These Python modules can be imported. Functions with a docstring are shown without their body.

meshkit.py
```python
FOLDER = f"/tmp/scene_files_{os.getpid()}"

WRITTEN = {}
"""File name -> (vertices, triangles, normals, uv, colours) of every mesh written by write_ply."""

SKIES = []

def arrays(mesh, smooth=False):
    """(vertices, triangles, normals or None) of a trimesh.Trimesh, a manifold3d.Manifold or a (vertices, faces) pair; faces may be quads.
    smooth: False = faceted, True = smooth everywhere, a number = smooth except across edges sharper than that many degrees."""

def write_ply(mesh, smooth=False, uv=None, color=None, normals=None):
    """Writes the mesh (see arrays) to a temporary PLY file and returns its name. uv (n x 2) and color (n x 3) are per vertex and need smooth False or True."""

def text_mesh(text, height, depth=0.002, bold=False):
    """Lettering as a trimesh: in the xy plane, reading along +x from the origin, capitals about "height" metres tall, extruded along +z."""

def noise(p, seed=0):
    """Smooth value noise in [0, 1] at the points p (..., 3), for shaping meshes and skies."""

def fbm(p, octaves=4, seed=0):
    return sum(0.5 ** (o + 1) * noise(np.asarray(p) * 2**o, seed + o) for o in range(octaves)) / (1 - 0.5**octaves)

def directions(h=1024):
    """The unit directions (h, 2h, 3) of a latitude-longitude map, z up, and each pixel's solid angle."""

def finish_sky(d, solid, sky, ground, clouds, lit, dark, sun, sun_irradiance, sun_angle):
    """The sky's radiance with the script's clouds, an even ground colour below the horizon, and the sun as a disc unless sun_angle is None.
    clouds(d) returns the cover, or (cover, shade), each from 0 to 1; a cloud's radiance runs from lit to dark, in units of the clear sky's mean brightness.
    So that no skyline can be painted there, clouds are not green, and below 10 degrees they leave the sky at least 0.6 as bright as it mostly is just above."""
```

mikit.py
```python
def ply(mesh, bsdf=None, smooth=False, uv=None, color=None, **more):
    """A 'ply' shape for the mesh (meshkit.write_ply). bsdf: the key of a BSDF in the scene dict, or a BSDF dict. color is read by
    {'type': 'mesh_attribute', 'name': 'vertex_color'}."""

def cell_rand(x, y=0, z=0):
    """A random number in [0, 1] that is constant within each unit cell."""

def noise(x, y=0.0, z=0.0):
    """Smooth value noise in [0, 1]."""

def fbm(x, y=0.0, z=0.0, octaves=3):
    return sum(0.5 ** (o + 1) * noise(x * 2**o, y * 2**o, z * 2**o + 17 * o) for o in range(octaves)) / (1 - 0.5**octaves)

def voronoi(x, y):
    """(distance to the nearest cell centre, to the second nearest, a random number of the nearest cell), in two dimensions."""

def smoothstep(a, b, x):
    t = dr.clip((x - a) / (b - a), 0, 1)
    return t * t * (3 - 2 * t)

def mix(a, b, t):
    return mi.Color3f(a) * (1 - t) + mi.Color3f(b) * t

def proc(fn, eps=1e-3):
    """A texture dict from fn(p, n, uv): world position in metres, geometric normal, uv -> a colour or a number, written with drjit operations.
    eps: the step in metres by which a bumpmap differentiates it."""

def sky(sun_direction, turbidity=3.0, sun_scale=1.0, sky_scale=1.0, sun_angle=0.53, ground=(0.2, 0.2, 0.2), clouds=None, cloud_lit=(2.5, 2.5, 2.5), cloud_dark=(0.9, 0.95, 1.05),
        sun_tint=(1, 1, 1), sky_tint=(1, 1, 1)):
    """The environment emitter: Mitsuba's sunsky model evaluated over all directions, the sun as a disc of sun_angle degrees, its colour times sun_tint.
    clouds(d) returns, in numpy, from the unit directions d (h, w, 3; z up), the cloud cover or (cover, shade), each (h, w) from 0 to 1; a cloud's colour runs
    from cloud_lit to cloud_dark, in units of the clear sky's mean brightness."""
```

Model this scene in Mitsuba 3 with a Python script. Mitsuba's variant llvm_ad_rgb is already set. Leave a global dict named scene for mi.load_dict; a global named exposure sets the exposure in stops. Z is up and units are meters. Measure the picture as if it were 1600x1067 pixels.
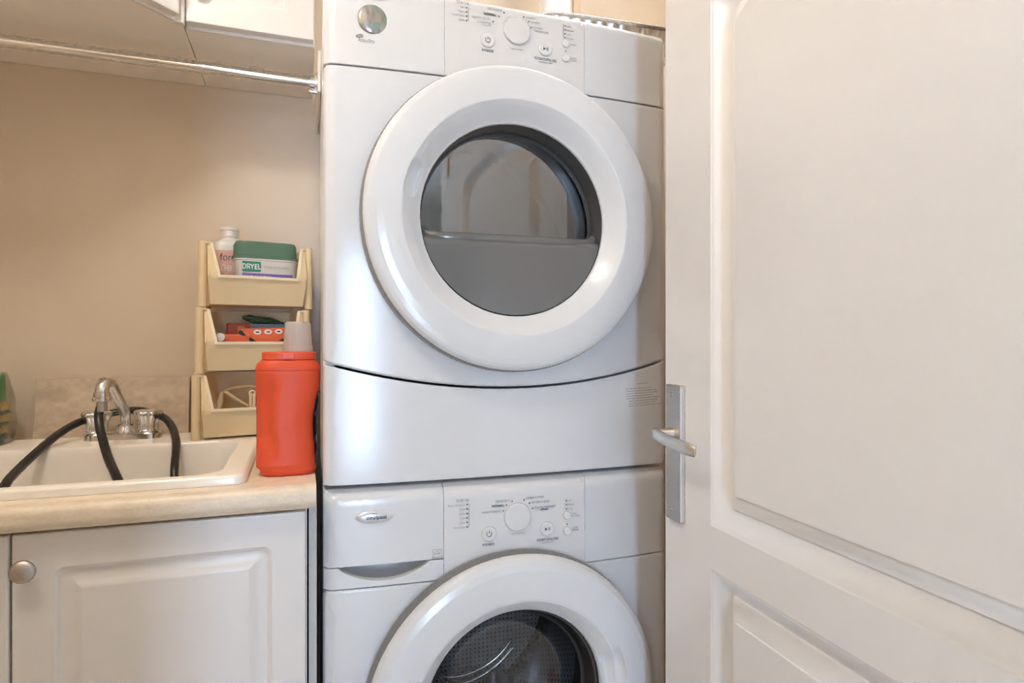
import math, random
import numpy as np, trimesh, manifold3d as m3, shapely
from shapely import geometry as sg, affinity
import drjit as dr
import mitsuba as mi
import mikit, meshkit
from mikit import proc, fbm, noise, voronoi, smoothstep, mix

random.seed(7); np.random.seed(7)
T = mi.ScalarTransform4f
scene, labels = {'type': 'scene'}, {}
PI = math.pi
H = 1.17                       # eye height

# ------------------------------------------------------------------ camera
YAW = math.radians(18.95)
scene['camera'] = {'type': 'perspective', 'fov': math.degrees(2 * math.atan(800 / 960)), 'fov_axis': 'x',
                   'near_clip': 0.02, 'far_clip': 50.0,
                   'to_world': T().look_at(origin=[0, 0, H], target=[math.sin(YAW), math.cos(YAW), H], up=[0, 0, 1])}
exposure = 0.0
LAMP = [43.0, 41.0, 38.0]      # laundry ceiling lamp near the doorway
LAMP2 = [17.0, 17.5, 18.0]     # unseen lamp added above the machines to brighten the back wall
ADDED_HALL_LAMP = [18.0, 18.4, 19.0]         # unseen hall lamp added to light the door and the dryer's right side
DAY = [13.0, 18.3, 26.5]       # daylit glazed hall door

# ------------------------------------------------------------------ materials
def rgb(c): return {'type': 'rgb', 'value': [float(x) for x in c]}
def srgb(r, g, b):
    f = lambda v: (v / 12.92 if v <= 0.04045 else ((v + 0.055) / 1.055) ** 2.4)
    return [f(r / 255), f(g / 255), f(b / 255)]
def pr(name, color, rough=0.5, two=True, **k):
    col = color if isinstance(color, dict) else rgb(color)
    b = {'type': 'principled', 'base_color': col, 'roughness': rough, **k}
    scene[name] = {'type': 'twosided', 'bsdf': b} if two else b
    return name
def metal(name, material=None, rough=0.05, refl=None):
    b = {'type': 'roughconductor' if rough > 0.02 else 'conductor'}
    if rough > 0.02: b['alpha'] = rough
    if material: b['material'] = material
    else: b['material'] = 'none'
    if refl: b['specular_reflectance'] = rgb(refl)
    scene[name] = {'type': 'twosided', 'bsdf': b}
    return name

wall_fn = lambda p, n, uv: mix([0.67, 0.565, 0.445], [0.71, 0.60, 0.475], fbm(p.x * 9, p.y * 9, p.z * 9, 3))
pr('mat_wall', proc(wall_fn), 0.42, specular=0.35)
pr('mat_hall_wall', [0.72, 0.70, 0.66], 0.6)
pr('mat_ceiling', [0.86, 0.84, 0.80], 0.8)
pr('mat_floor', proc(lambda p, n, uv: mix([0.56, 0.50, 0.43], [0.62, 0.56, 0.49], fbm(p.x * 14, p.y * 14, 0, 3))), 0.35)
pr('mat_enamel', [0.695, 0.695, 0.69], 0.16, specular=0.5)
pr('mat_console', [0.69, 0.675, 0.66], 0.30, specular=0.45)
pr('mat_button', [0.70, 0.69, 0.675], 0.28, specular=0.45)
pr('mat_grey_trim', [0.15, 0.15, 0.15], 0.4)
pr('mat_light_trim', [0.40, 0.40, 0.40], 0.35)
pr('mat_well', [0.045, 0.045, 0.045], 0.3)
pr('mat_gasket', [0.035, 0.035, 0.036], 0.28, specular=0.5)
pr('mat_door_edge', [0.20, 0.20, 0.20], 0.4)
pr('mat_smoke_panel', [0.105, 0.105, 0.103], 0.17, specular=0.9)
pr('mat_drum_white', [0.42, 0.41, 0.39], 0.5)
pr('mat_print', [0.06, 0.06, 0.065], 0.5)
pr('mat_print_grey', [0.27, 0.26, 0.26], 0.5)
pr('mat_print_pale', [0.42, 0.41, 0.40], 0.5)
pr('mat_door_paint', proc(lambda p, n, uv: mix([0.765, 0.745, 0.72], [0.785, 0.77, 0.745], fbm(p.x * 6, p.y * 6, p.z * 6, 3))), 0.28, specular=0.45)
pr('mat_cabinet', [0.73, 0.69, 0.645], 0.30, specular=0.45)
pr('mat_cabinet_under', [0.84, 0.79, 0.72], 0.45)
pr('mat_shaded_gable', [0.46, 0.45, 0.44], 0.5)  # the end panel's shadow is put into this grey; the toe kick shares it
def lam(p, n, uv):
    a = fbm(p.x * 55, p.y * 55, p.z * 55, 4); b = fbm(p.x * 260, p.y * 260, p.z * 260, 2)
    return mix([0.68, 0.57, 0.43], [0.76, 0.65, 0.505], smoothstep(0.25, 0.75, 0.65 * a + 0.35 * b))
pr('mat_laminate', proc(lam), 0.38, specular=0.4)
def lam2(p, n, uv):
    a = fbm(p.x * 22, p.y * 22, p.z * 22, 4); b = fbm(p.x * 90, p.y * 90, p.z * 90, 2)
    return mix([0.47, 0.37, 0.275], [0.64, 0.525, 0.405], smoothstep(0.25, 0.75, 0.7 * a + 0.3 * b))
pr('mat_board', proc(lam2), 0.55)
pr('mat_sink', [0.87, 0.82, 0.735], 0.18, specular=0.5)
metal('mat_chrome', None, 0.035, [0.80, 0.79, 0.78])
metal('mat_nickel', None, 0.26, [0.56, 0.515, 0.475])
metal('mat_nickel_bright', None, 0.13, [0.74, 0.70, 0.65])
metal('mat_foil', None, 0.16, [0.86, 0.85, 0.84])
def perf(p, n, uv):
    ang = dr.atan2(p.z - 0.498, p.x - 0.379)
    u = ang * 0.235 / 0.0125; v = p.y / 0.0125
    r = dr.floor(v) - 2 * dr.floor(dr.floor(v) / 2)
    fu = u + 0.5 * r; fu = fu - dr.floor(fu) - 0.5; fv = v - dr.floor(v) - 0.5
    d = dr.sqrt(fu * fu + fv * fv)
    gx = p.x / 0.011; gz = p.z / 0.011; gx = gx - dr.floor(gx) - 0.5; gz = gz - dr.floor(gz) - 0.5
    back = smoothstep(0.18, 0.26, dr.sqrt(gx * gx + gz * gz))
    return mix([0.04, 0.04, 0.04], [0.36, 0.355, 0.35], dr.select(dr.abs(n.y) > 0.5, back, smoothstep(0.22, 0.30, d)))
scene['mat_drum_steel'] = {'type': 'twosided', 'bsdf': {'type': 'roughconductor', 'alpha': 0.22, 'material': 'none', 'specular_reflectance': proc(perf)}}
metal('mat_steel', None, 0.16, [0.50, 0.49, 0.48])
pr('mat_rubber', [0.013, 0.013, 0.013], 0.30, specular=0.5)
pr('mat_cream', [0.76, 0.60, 0.36], 0.38, specular=0.4)
pr('mat_cream_light', [0.84, 0.71, 0.50], 0.36, specular=0.4)
pr('mat_orange', [0.65, 0.080, 0.030], 0.40, specular=0.25)
pr('mat_orange_lid', [0.68, 0.090, 0.036], 0.33, specular=0.3)
pr('mat_navy', proc(lambda p, n, uv: mix([0.02, 0.03, 0.09], [0.30, 0.30, 0.36], smoothstep(0.52, 0.60, fbm(p.y * 60, p.z * 60, 3, 2)))), 0.3)
scene['mat_frosted'] = {'type': 'principledthin', 'base_color': rgb([0.86, 0.83, 0.78]), 'roughness': 0.35, 'spec_trans': 0.35, 'diff_trans': 1.1}
scene['mat_clear_film'] = {'type': 'principledthin', 'base_color': rgb([0.88, 0.86, 0.82]), 'roughness': 0.06, 'spec_trans': 0.94, 'diff_trans': 0.6}
scene['mat_dryer_glass'] = {'type': 'thindielectric', 'int_ior': 2.35, 'specular_transmittance': rgb([0.40, 0.39, 0.38])}
scene['mat_washer_glass'] = {'type': 'thindielectric', 'int_ior': 1.5, 'specular_transmittance': rgb([0.72, 0.72, 0.72])}
scene['mat_window_pane'] = {'type': 'diffuse', 'reflectance': rgb([0.6, 0.6, 0.6])}
scene['mat_green_lid'] = {'type': 'principledthin', 'base_color': rgb([0.25, 0.42, 0.31]), 'roughness': 0.2, 'spec_trans': 0.25, 'diff_trans': 0.9}
pr('mat_bottle_white', [0.80, 0.76, 0.70], 0.35)
pr('mat_pink', [0.78, 0.46, 0.37], 0.45)
pr('mat_brown_print', [0.16, 0.10, 0.09], 0.5)
pr('mat_white_print', [0.86, 0.83, 0.78], 0.5)
pr('mat_tub', [0.66, 0.63, 0.57], 0.35)
pr('mat_green', [0.03, 0.20, 0.14], 0.4)
pr('mat_purple', [0.16, 0.10, 0.42], 0.4)
pr('mat_red_orange', [0.76, 0.15, 0.05], 0.35)
pr('mat_red', [0.55, 0.09, 0.04], 0.4)
pr('mat_amber', [0.70, 0.33, 0.10], 0.4)
pr('mat_black', [0.012, 0.012, 0.012], 0.4)
pr('mat_blue_grey', [0.20, 0.25, 0.33], 0.4)
pr('mat_dark_green', proc(lambda p, n, uv: mix([0.012, 0.05, 0.02], [0.05, 0.13, 0.05], fbm(p.x * 120, p.y * 120, p.z * 120, 2))), 0.3)
pr('mat_bright_green', [0.02, 0.28, 0.035], 0.35)
pr('mat_sponge', proc(lambda p, n, uv: mix([0.60, 0.42, 0.09], [0.72, 0.56, 0.20], noise(p.x * 500, p.y * 500, p.z * 500))), 0.9)
pr('mat_scour', [0.02, 0.09, 0.05], 0.9)
pr('mat_dome', proc(lambda p, n, uv: mix(mix([0.27, 0.265, 0.24], [0.42, 0.40, 0.385], smoothstep(0.35, 0.65, fbm(p.x * 160, 2, p.z * 35, 3))), [0.28, 0.37, 0.30], smoothstep(0.52, 0.75, fbm(p.x * 70, 5, p.z * 70, 2)))), 0.18, specular=0.8, metallic=0.5)
pr('mat_badge', [0.74, 0.745, 0.75], 0.2, metallic=0.45)
pr('mat_pipe', [0.82, 0.79, 0.74], 0.35)
pr('mat_strip', [0.62, 0.48, 0.33], 0.5)
pr('mat_sticker', [0.71, 0.705, 0.70], 0.4)

# ------------------------------------------------------------------ helpers
def key_of(name, parent=None):
    base = (parent + '__' if parent else '') + name
    k, i = base, 0
    taken = lambda q: q in scene or q in labels or any(s.startswith(q + '__') for s in scene)
    while taken(k):
        i += 1; k = f'{base}_{i:03d}'
    return k
def add(name, mesh, mat, parent=None, smooth=30, tw=None, label=None, cat=None, group=None, kind=None, **more):
    k = key_of(name, parent)
    d = mikit.ply(mesh, mat, smooth=smooth, **more)
    if tw is not None: d['to_world'] = tw
    scene[k] = d
    lab = {}
    if label: lab['label'] = label
    if cat: lab['category'] = cat
    if group: lab['group'] = group
    if kind: lab['kind'] = kind
    if lab: labels[k] = lab
    return k
def thing(name, label, cat, group=None):
    k = key_of(name); labels[k] = {'label': label, 'category': cat}
    if group: labels[k]['group'] = group
    return k
def struct(name, mesh, mat, label, parent=None, smooth=30, **more):
    return add(name, mesh, mat, parent, smooth, kind='structure', label=label, **more)
def bx(x0, x1, y0, y1, z0, z1):
    return m3.Manifold.cube([x1 - x0, y1 - y0, z1 - z0]).translate([x0, y0, z0])
def rbx(x0, x1, y0, y1, z0, z1, r=0.004, n=12):
    s = m3.Manifold.sphere(r, n)
    return m3.Manifold.batch_hull([s.translate([a, b, c]) for a in (x0 + r, x1 - r) for b in (y0 + r, y1 - r) for c in (z0 + r, z1 - r)])
def tm(m):
    if isinstance(m, m3.Manifold):
        q = m.to_mesh(); return trimesh.Trimesh(q.vert_properties[:, :3], q.tri_verts, process=False)
    return m
def cat_(*ms): return trimesh.util.concatenate([tm(m) for m in ms])
def loft(loops, cap0=True, cap1=True):
    """closed loops (k, n, 3) joined in order"""
    L = np.asarray(loops, float); k, n = L.shape[:2]
    v = L.reshape(-1, 3); f = []
    for i in range(k - 1):
        for j in range(n):
            a, b, c, d = i * n + j, i * n + (j + 1) % n, (i + 1) * n + (j + 1) % n, (i + 1) * n + j
            f += [[a, b, c], [a, c, d]]
    v = [tuple(p) for p in v]
    for flag, i in ((cap0, 0), (cap1, k - 1)):
        if flag:
            c = L[i].mean(0); ci = len(v); v.append(tuple(c))
            for j in range(n):
                a, b = i * n + j, i * n + (j + 1) % n
                f.append([b, a, ci] if i == 0 else [a, b, ci])
    t = trimesh.Trimesh(np.array(v), np.array(f), process=False)
    trimesh.repair.fix_normals(t)
    return t
def spline(pts, n=60):
    from scipy.interpolate import CubicSpline
    p = np.asarray(pts, float)
    s = np.r_[0, np.cumsum(np.linalg.norm(np.diff(p, axis=0), axis=1) ** 0.7)]
    return CubicSpline(s, p)(np.linspace(0, s[-1], n))
def tube(pts, r, sides=14, flat=None, cap=True):
    """a tube along the points; r a number or list; flat: (direction, ratio) squeezes the section along a direction"""
    p = np.asarray(pts, float); n = len(p)
    r = np.broadcast_to(np.asarray(r, float), (n,))
    t = np.gradient(p, axis=0); t /= np.linalg.norm(t, axis=1, keepdims=True)
    u = np.cross(t[0], [0.31, 0.2, 0.93]); u /= np.linalg.norm(u)
    loops = []; an = np.arange(sides) * 2 * PI / sides
    for i in range(n):
        u = u - t[i] * (u @ t[i]); u /= np.linalg.norm(u); w = np.cross(t[i], u)
        off = r[i] * (np.cos(an)[:, None] * u + np.sin(an)[:, None] * w)
        if flat is not None:
            d = np.asarray(flat[0], float); d /= np.linalg.norm(d)
            off = off - np.outer(off @ d, d) * (1 - flat[1])
        loops.append(p[i] + off)
    return loft(loops, cap, cap)
def lathe(prof, n=64, axis='z', mod=None):
    """profile of (r, h); axis z, or y (h along +y, plane x-z)"""
    an = np.arange(n) * 2 * PI / n; loops = []
    for r, h in prof:
        rr = r * (1 if mod is None else mod(an, h))
        c, s = rr * np.cos(an), rr * np.sin(an)
        hh = np.full(n, h)
        loops.append(np.stack([c, s, hh], 1) if axis == 'z' else np.stack([c, hh, -s], 1))
    return loops
def lathe_mesh(prof, n=64, axis='z', mod=None, cap0=True, cap1=True):
    return loft(lathe(prof, n, axis, mod), cap0, cap1)
def move(m, v):
    m = tm(m).copy(); m.apply_translation(v); return m
def rotz(m, deg):
    m = tm(m).copy(); m.apply_transform(trimesh.transformations.rotation_matrix(math.radians(deg), [0, 0, 1])); return m
def rrect(x0, x1, y0, y1, r, k=8):
    pts = []
    for cx, cy, a in ((x1 - r, y1 - r, 0), (x0 + r, y1 - r, 90), (x0 + r, y0 + r, 180), (x1 - r, y0 + r, 270)):
        for t in np.linspace(0, 90, k):
            b = math.radians(a + t); pts.append((cx + r * math.cos(b), cy + r * math.sin(b)))
    return np.array(pts)
def lift(p2, z): return np.c_[p2, np.full(len(p2), z)]
def ext(poly, z0, z1):
    """shapely polygon -> extruded manifold"""
    polys = getattr(poly, 'geoms', [poly])
    out = []
    for g in polys:
        rings = [np.array(g.exterior.coords)[:-1]] + [np.array(i.coords)[:-1] for i in g.interiors]
        cs = m3.CrossSection([r.tolist() for r in rings], m3.FillRule.EvenOdd)
        out.append(cs.extrude(z1 - z0).translate([0, 0, z0]))
    return out[0] if len(out) == 1 else m3.Manifold.batch_boolean(out, m3.OpType.Add)

# ------------------------------------------------------------------ the room
BY = 1.73                                         # back wall
LX, RX, CZ = -0.845, 1.15, 2.42
struct('floor', bx(-1.6, 1.6, -3.3, 1.9, -0.05, 0.0), 'mat_floor', 'tan floor of the laundry and the hall')
struct('ceiling', bx(-1.6, 1.6, -3.3, 1.9, CZ, CZ + 0.05), 'mat_ceiling', 'white ceiling')
struct('wall_back', bx(-1.1, 1.3, BY, BY + 0.1, 0, CZ), 'mat_wall', 'tan painted wall behind the sink and the dryer')
struct('wall_left', bx(LX - 0.1, LX, 0.14, BY, 0, CZ), 'mat_wall', 'tan side wall beside the sink')
struct('wall_right', bx(RX, RX + 0.1, 0.14, BY, 0, CZ), 'mat_wall', 'tan side wall beyond the machines')
JL, JR, DH = -0.225, 0.585, 2.05
w = bx(-1.6, 1.6, 0.03, 0.14, 0, CZ) - bx(JL, JR, -0.1, 0.3, -0.1, DH)
struct('wall_front', w, 'mat_wall', 'wall with the doorway the picture is taken through')
jam = (bx(JL - 0.06, JR + 0.06, 0.018, 0.03, 0, DH + 0.06) - bx(JL + 0.012, JR - 0.012, -0.1, 0.3, -0.1, DH - 0.012)) + \
      (bx(JL, JR, 0.018, 0.15, 0, DH) - bx(JL + 0.012, JR - 0.012, -0.1, 0.3, -0.1, DH - 0.012))
struct('trim_1', jam, 'mat_door_paint', 'white door casing')
struct('wall_hall_left', bx(-1.6, -1.5, -3.2, 0.03, 0, CZ), 'mat_hall_wall', 'hall wall')
struct('wall_hall_right', bx(1.5, 1.6, -3.2, 0.03, 0, CZ), 'mat_hall_wall', 'hall wall')
WX0, WX1, WZ0, WZ1 = -0.52, -0.10, 0.12, 1.92
w = bx(-1.6, 1.6, -3.3, -3.2, 0, CZ) - bx(WX0, WX1, -3.4, -3.1, WZ0, WZ1)
struct('wall_hall_rear', w, 'mat_hall_wall', 'hall wall with a narrow window')
fr = bx(WX0 - 0.05, WX1 + 0.05, -3.215, -3.185, WZ0 - 0.05, WZ1 + 0.05) - bx(WX0, WX1, -3.4, -3.1, WZ0, WZ1)
fr = fr + bx(WX0, WX1, -3.23, -3.20, 1.02, 1.08)
wk = struct('window_1', fr, 'mat_door_paint', 'white framed tall window at the end of the hall')
pane = trimesh.Trimesh([[WX0, -3.25, WZ0], [WX1, -3.25, WZ0], [WX1, -3.25, WZ1], [WX0, -3.25, WZ1]], [[0, 2, 1], [0, 3, 2]], process=False)
add('pane', pane, 'mat_window_pane', wk, smooth=False, emitter={'type': 'area', 'radiance': rgb(DAY)})

# ceiling lamps; the last two are added for fill light
def ceiling_lamp(x, y, r, rad, label):
    k = thing('ceiling_lamp', label, 'lamp')
    add('base', move(lathe_mesh([(r + 0.012, 0), (r + 0.012, -0.02), (r, -0.026)], 48), [x, y, CZ]), 'mat_nickel', k)
    dome = lathe_mesh([(r * c, -0.026 - 0.105 * s) for c, s in [(math.cos(a), math.sin(a)) for a in np.linspace(0, PI / 2 - 0.02, 9)]], 48, cap0=False)
    if dome.face_normals[np.argmin(dome.triangles_center[:, 2]), 2] > 0: dome.invert()
    add('diffuser', move(dome, [x, y, CZ]), 'mat_window_pane', k, emitter={'type': 'area', 'radiance': rgb(rad)})
ceiling_lamp(-0.45, 0.45, 0.14, LAMP, 'round flush ceiling lamp just inside the laundry doorway')
ceiling_lamp(0.78, 1.22, 0.12, LAMP2, 'added round flush ceiling lamp above the washer and dryer, unseen fill for the wall')
ceiling_lamp(-0.9, -0.9, 0.17, ADDED_HALL_LAMP, 'added round flush ceiling lamp in the hall, unseen fill for the dryer and the door')

# ------------------------------------------------------------------ the entry door
def entry_door():
    W, Ht, TH = 0.805, 2.035, 0.036
    a = math.radians(3.13)
    # local: s from the free edge (0) towards the hinge (W), d depth behind the face (positive into the slab), z up
    d_ = np.array([math.sin(a), math.cos(a), 0]); n_ = np.array([-d_[1], d_[0], 0])      # n_ : out of the face, towards -x
    M = np.eye(4); M[:3, 0] = -d_; M[:3, 1] = -n_; M[:3, 2] = [0, 0, 1]; M[:3, 3] = [0.61, 0.94, 0]
    def place(m):
        m = tm(m).copy(); m.apply_transform(M)
        if np.linalg.det(M[:3, :3]) < 0: m.invert()
        return m
    z0 = 0.008
    def panel_loop(inset, top):
        s0, s1, b, t = 0.136 + inset, W - 0.136 - inset, top[0] + inset, top[1] - inset
        rise = top[2]
        pts = [(s0, b), (s1, b)]
        if rise == 0: arc = [(s1, t), (s0, t)]
        else:
            hw = (s1 - s0) / 2; R = (hw * hw + rise * rise) / (2 * rise); cz = t + rise - R; a0 = math.asin(hw / R)
            arc = [((s0 + s1) / 2 + R * math.sin(q), cz + R * math.cos(q)) for q in np.linspace(a0, -a0, 25)]
        return np.array(pts + arc)
    tops = [(0.884, 1.70, 0.045), (0.13, 0.817, 0.0)]
    prof = [(0, 0), (0.0025, 0.0012), (0.006, 0.0018), (0.012, 0.0052), (0.020, 0.0092), (0.027, 0.0115), (0.0315, 0.0122), (0.033, 0.0102), (0.0352, 0.0098),
            (0.040, 0.0085), (0.047, 0.0056), (0.054, 0.003), (0.0585, 0.0022), (0.0595, 0.0008), (0.063, 0.0006)]
    # slab: everything outside the panels, full depth
    outer = sg.box(0, z0, W, Ht)
    holes = [sg.Polygon(panel_loop(0, t)) for t in tops]
    face = outer.difference(shapely.union_all(holes))
    slab = tm(ext(face, 0, TH)); v = slab.vertices.copy(); slab = trimesh.Trimesh(np.c_[v[:, 0], v[:, 2], v[:, 1]], slab.faces[:, ::-1], process=False)
    k = struct('door_1', place(slab), 'mat_door_paint', 'white moulded entry door standing open at the right', smooth=20)
    for t, nm in zip(tops, ('upper', 'lower')):
        loops = []
        for i, dp in prof:
            q = panel_loop(i, t); loops.append(np.c_[q[:, 0], np.full(len(q), dp * 1.7), q[:, 1]])
        add('moulding', place(loft(loops, False, False)), 'mat_door_paint', k, smooth=32)
        q = panel_loop(prof[-1][0], t)
        pm = tm(ext(sg.Polygon(q), 0, TH - 0.003)); v = pm.vertices
        pm = trimesh.Trimesh(np.c_[v[:, 0], v[:, 2] + prof[-1][1] * 1.7, v[:, 1]], pm.faces[:, ::-1], process=False)
        add('panel', place(pm), 'mat_door_paint', k, smooth=20)
    # handle plate, lever
    zc = H - 0.189
    hp = rbx(0.0176, 0.0640, -0.010, 0.001, zc - 0.115, zc + 0.115, 0.0022)
    hk = add('handle', place(hp), 'mat_nickel', k, label='brushed metal handle plate', smooth=25)
    zl = H - 0.158
    sp = tube([(0.036, -0.009, zl), (0.036, -0.018, zl), (0.036, -0.036, zl)], [0.0105, 0.0095, 0.0095], 20)
    path = spline([(0.036, -0.030, zl), (0.031, -0.0365, zl + 0.001), (0.042, -0.0415, zl + 0.001), (0.070, -0.0445, zl - 0.001), (0.105, -0.0445, zl - 0.004), (0.136, -0.041, zl - 0.007), (0.151, -0.036, zl - 0.009)], 40)
    rr = np.interp(np.linspace(0, 1, 40), [0, 0.1, 0.3, 0.6, 0.85, 1], [0.009, 0.010, 0.0105, 0.010, 0.0105, 0.0095])
    lev = tube(path, rr, 18, flat=((0.1, 1, 0), 0.48))
    add('lever', place(cat_(sp, lev)), 'mat_nickel_bright', hk, smooth=40)
    for zz in (zc + 0.098, zc - 0.098):
        s = lathe_mesh([(0.0035, 0), (0.0035, -0.0006), (0.0022, -0.0012)], 16, 'y')
        add('screw', place(move(s, [0.036, -0.0098, zz])), 'mat_steel', hk)
    for zz in (0.25, 1.05, 1.80):
        add('hinge', place(cat_(tube([(W + 0.004, -0.003, zz - 0.045), (W + 0.004, -0.003, zz + 0.045)], 0.006, 12))), 'mat_nickel', k)
entry_door()

# ------------------------------------------------------------------ the two machines
CXM, DM, THM = 0.379, 1.10, math.radians(-1.0)
HW = 0.343
def bow(x):
    u = np.abs(np.asarray(x, float)) / HW
    e = np.clip((np.abs(x) - (HW - 0.016)) / 0.016, 0, 1)
    return 0.014 * u ** 2.4 + 0.016 * (1 - np.sqrt(np.maximum(0, 1 - e ** 2 * 0.98)))
def panel(poly, depth=0.03, r=0.003, res=0.012, curve=True, yoff=0.0, top=None):
    """a thick front panel of outline poly (x, z), its face at y = 0, edges eased by r, bent to the machine's bowed front"""
    parts = [ext(poly, 0, depth - r)]
    m = parts[0]
    steps = 3
    for i in range(steps):
        a0 = (i + 1) / steps * PI / 2
        ins, h = r * (1 - math.cos(a0)), r * math.sin(a0)
        q = poly.buffer(-max(ins, 1e-5), join_style=2)
        if q.is_empty: continue
        m = m + ext(q, 0, depth - r + h)
    def wf(v): return v
    m = m.refine_to_length(res) if res else m
    t = tm(m); v = t.vertices
    x, z, y = v[:, 0], v[:, 1], depth - v[:, 2]
    if curve:
        y = y + bow(x)
    if top is not None:                                   # ease the upper edge back by a large radius
        zt, R = top; e = np.clip((z - (zt - R)) / R, 0, 1)
        y = y + R * (1 - np.sqrt(np.maximum(0, 1 - e ** 2 * 0.985)))
    t = trimesh.Trimesh(np.c_[x, y + yoff, z], t.faces, process=False)
    trimesh.repair.fix_normals(t)
    return t
def drape(m, x, z, lift_=0.0006):
    m = tm(m).copy(); v = m.vertices
    X, Z = v[:, 0] + x, v[:, 1] + z
    m.vertices = np.c_[X, bow(X) - lift_ - (v[:, 2] - v[:, 2].min()), Z]
    return m
def text(s, h, bold=False, align='l', depth=0.0004, slant=0):
    m = meshkit.text_mesh(s, h, depth, bold)
    b = m.bounds; w_ = b[1, 0] - b[0, 0]
    m.apply_translation([-b[0, 0] - {'l': 0, 'c': w_ / 2, 'r': w_}[align], 0, 0])
    return m
def bars(widths, h, gap, depth=0.0004):
    ms, x = [], 0
    for w_ in widths:
        ms.append(bx(x, x + w_, 0, h, 0, depth)); x += w_ + gap
    return cat_(*ms)
def disc(r, depth=0.0005, n=20): return lathe_mesh([(r, 0), (r, depth)], n)
def circle(x, z, r, n=96): return sg.Point(x, z).buffer(r, quad_segs=n // 4)

def ring_profile(kind):
    if kind == 'dryer':
        return [(0.270, -0.024), (0.2775, -0.0255), (0.2795, -0.029), (0.2793, -0.034), (0.2775, -0.0385), (0.274, -0.0415), (0.268, -0.0435), (0.258, -0.0455), (0.245, -0.0470), (0.228, -0.0480), (0.217, -0.0483),
                (0.2145, -0.0480), (0.2130, -0.0470), (0.206, -0.0420), (0.197, -0.0345), (0.188, -0.0265), (0.182, -0.0215), (0.1795, -0.0200), (0.1785, -0.016)]
    return [(0.268, -0.016), (0.276, -0.022), (0.2785, -0.030), (0.2775, -0.037), (0.274, -0.043), (0.266, -0.0485), (0.254, -0.0515), (0.236, -0.0530), (0.216, -0.0535), (0.203, -0.0533),
            (0.199, -0.0522), (0.1965, -0.0500), (0.190, -0.0435), (0.182, -0.035), (0.176, -0.028), (0.1730, -0.024), (0.1715, -0.018)]
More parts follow.
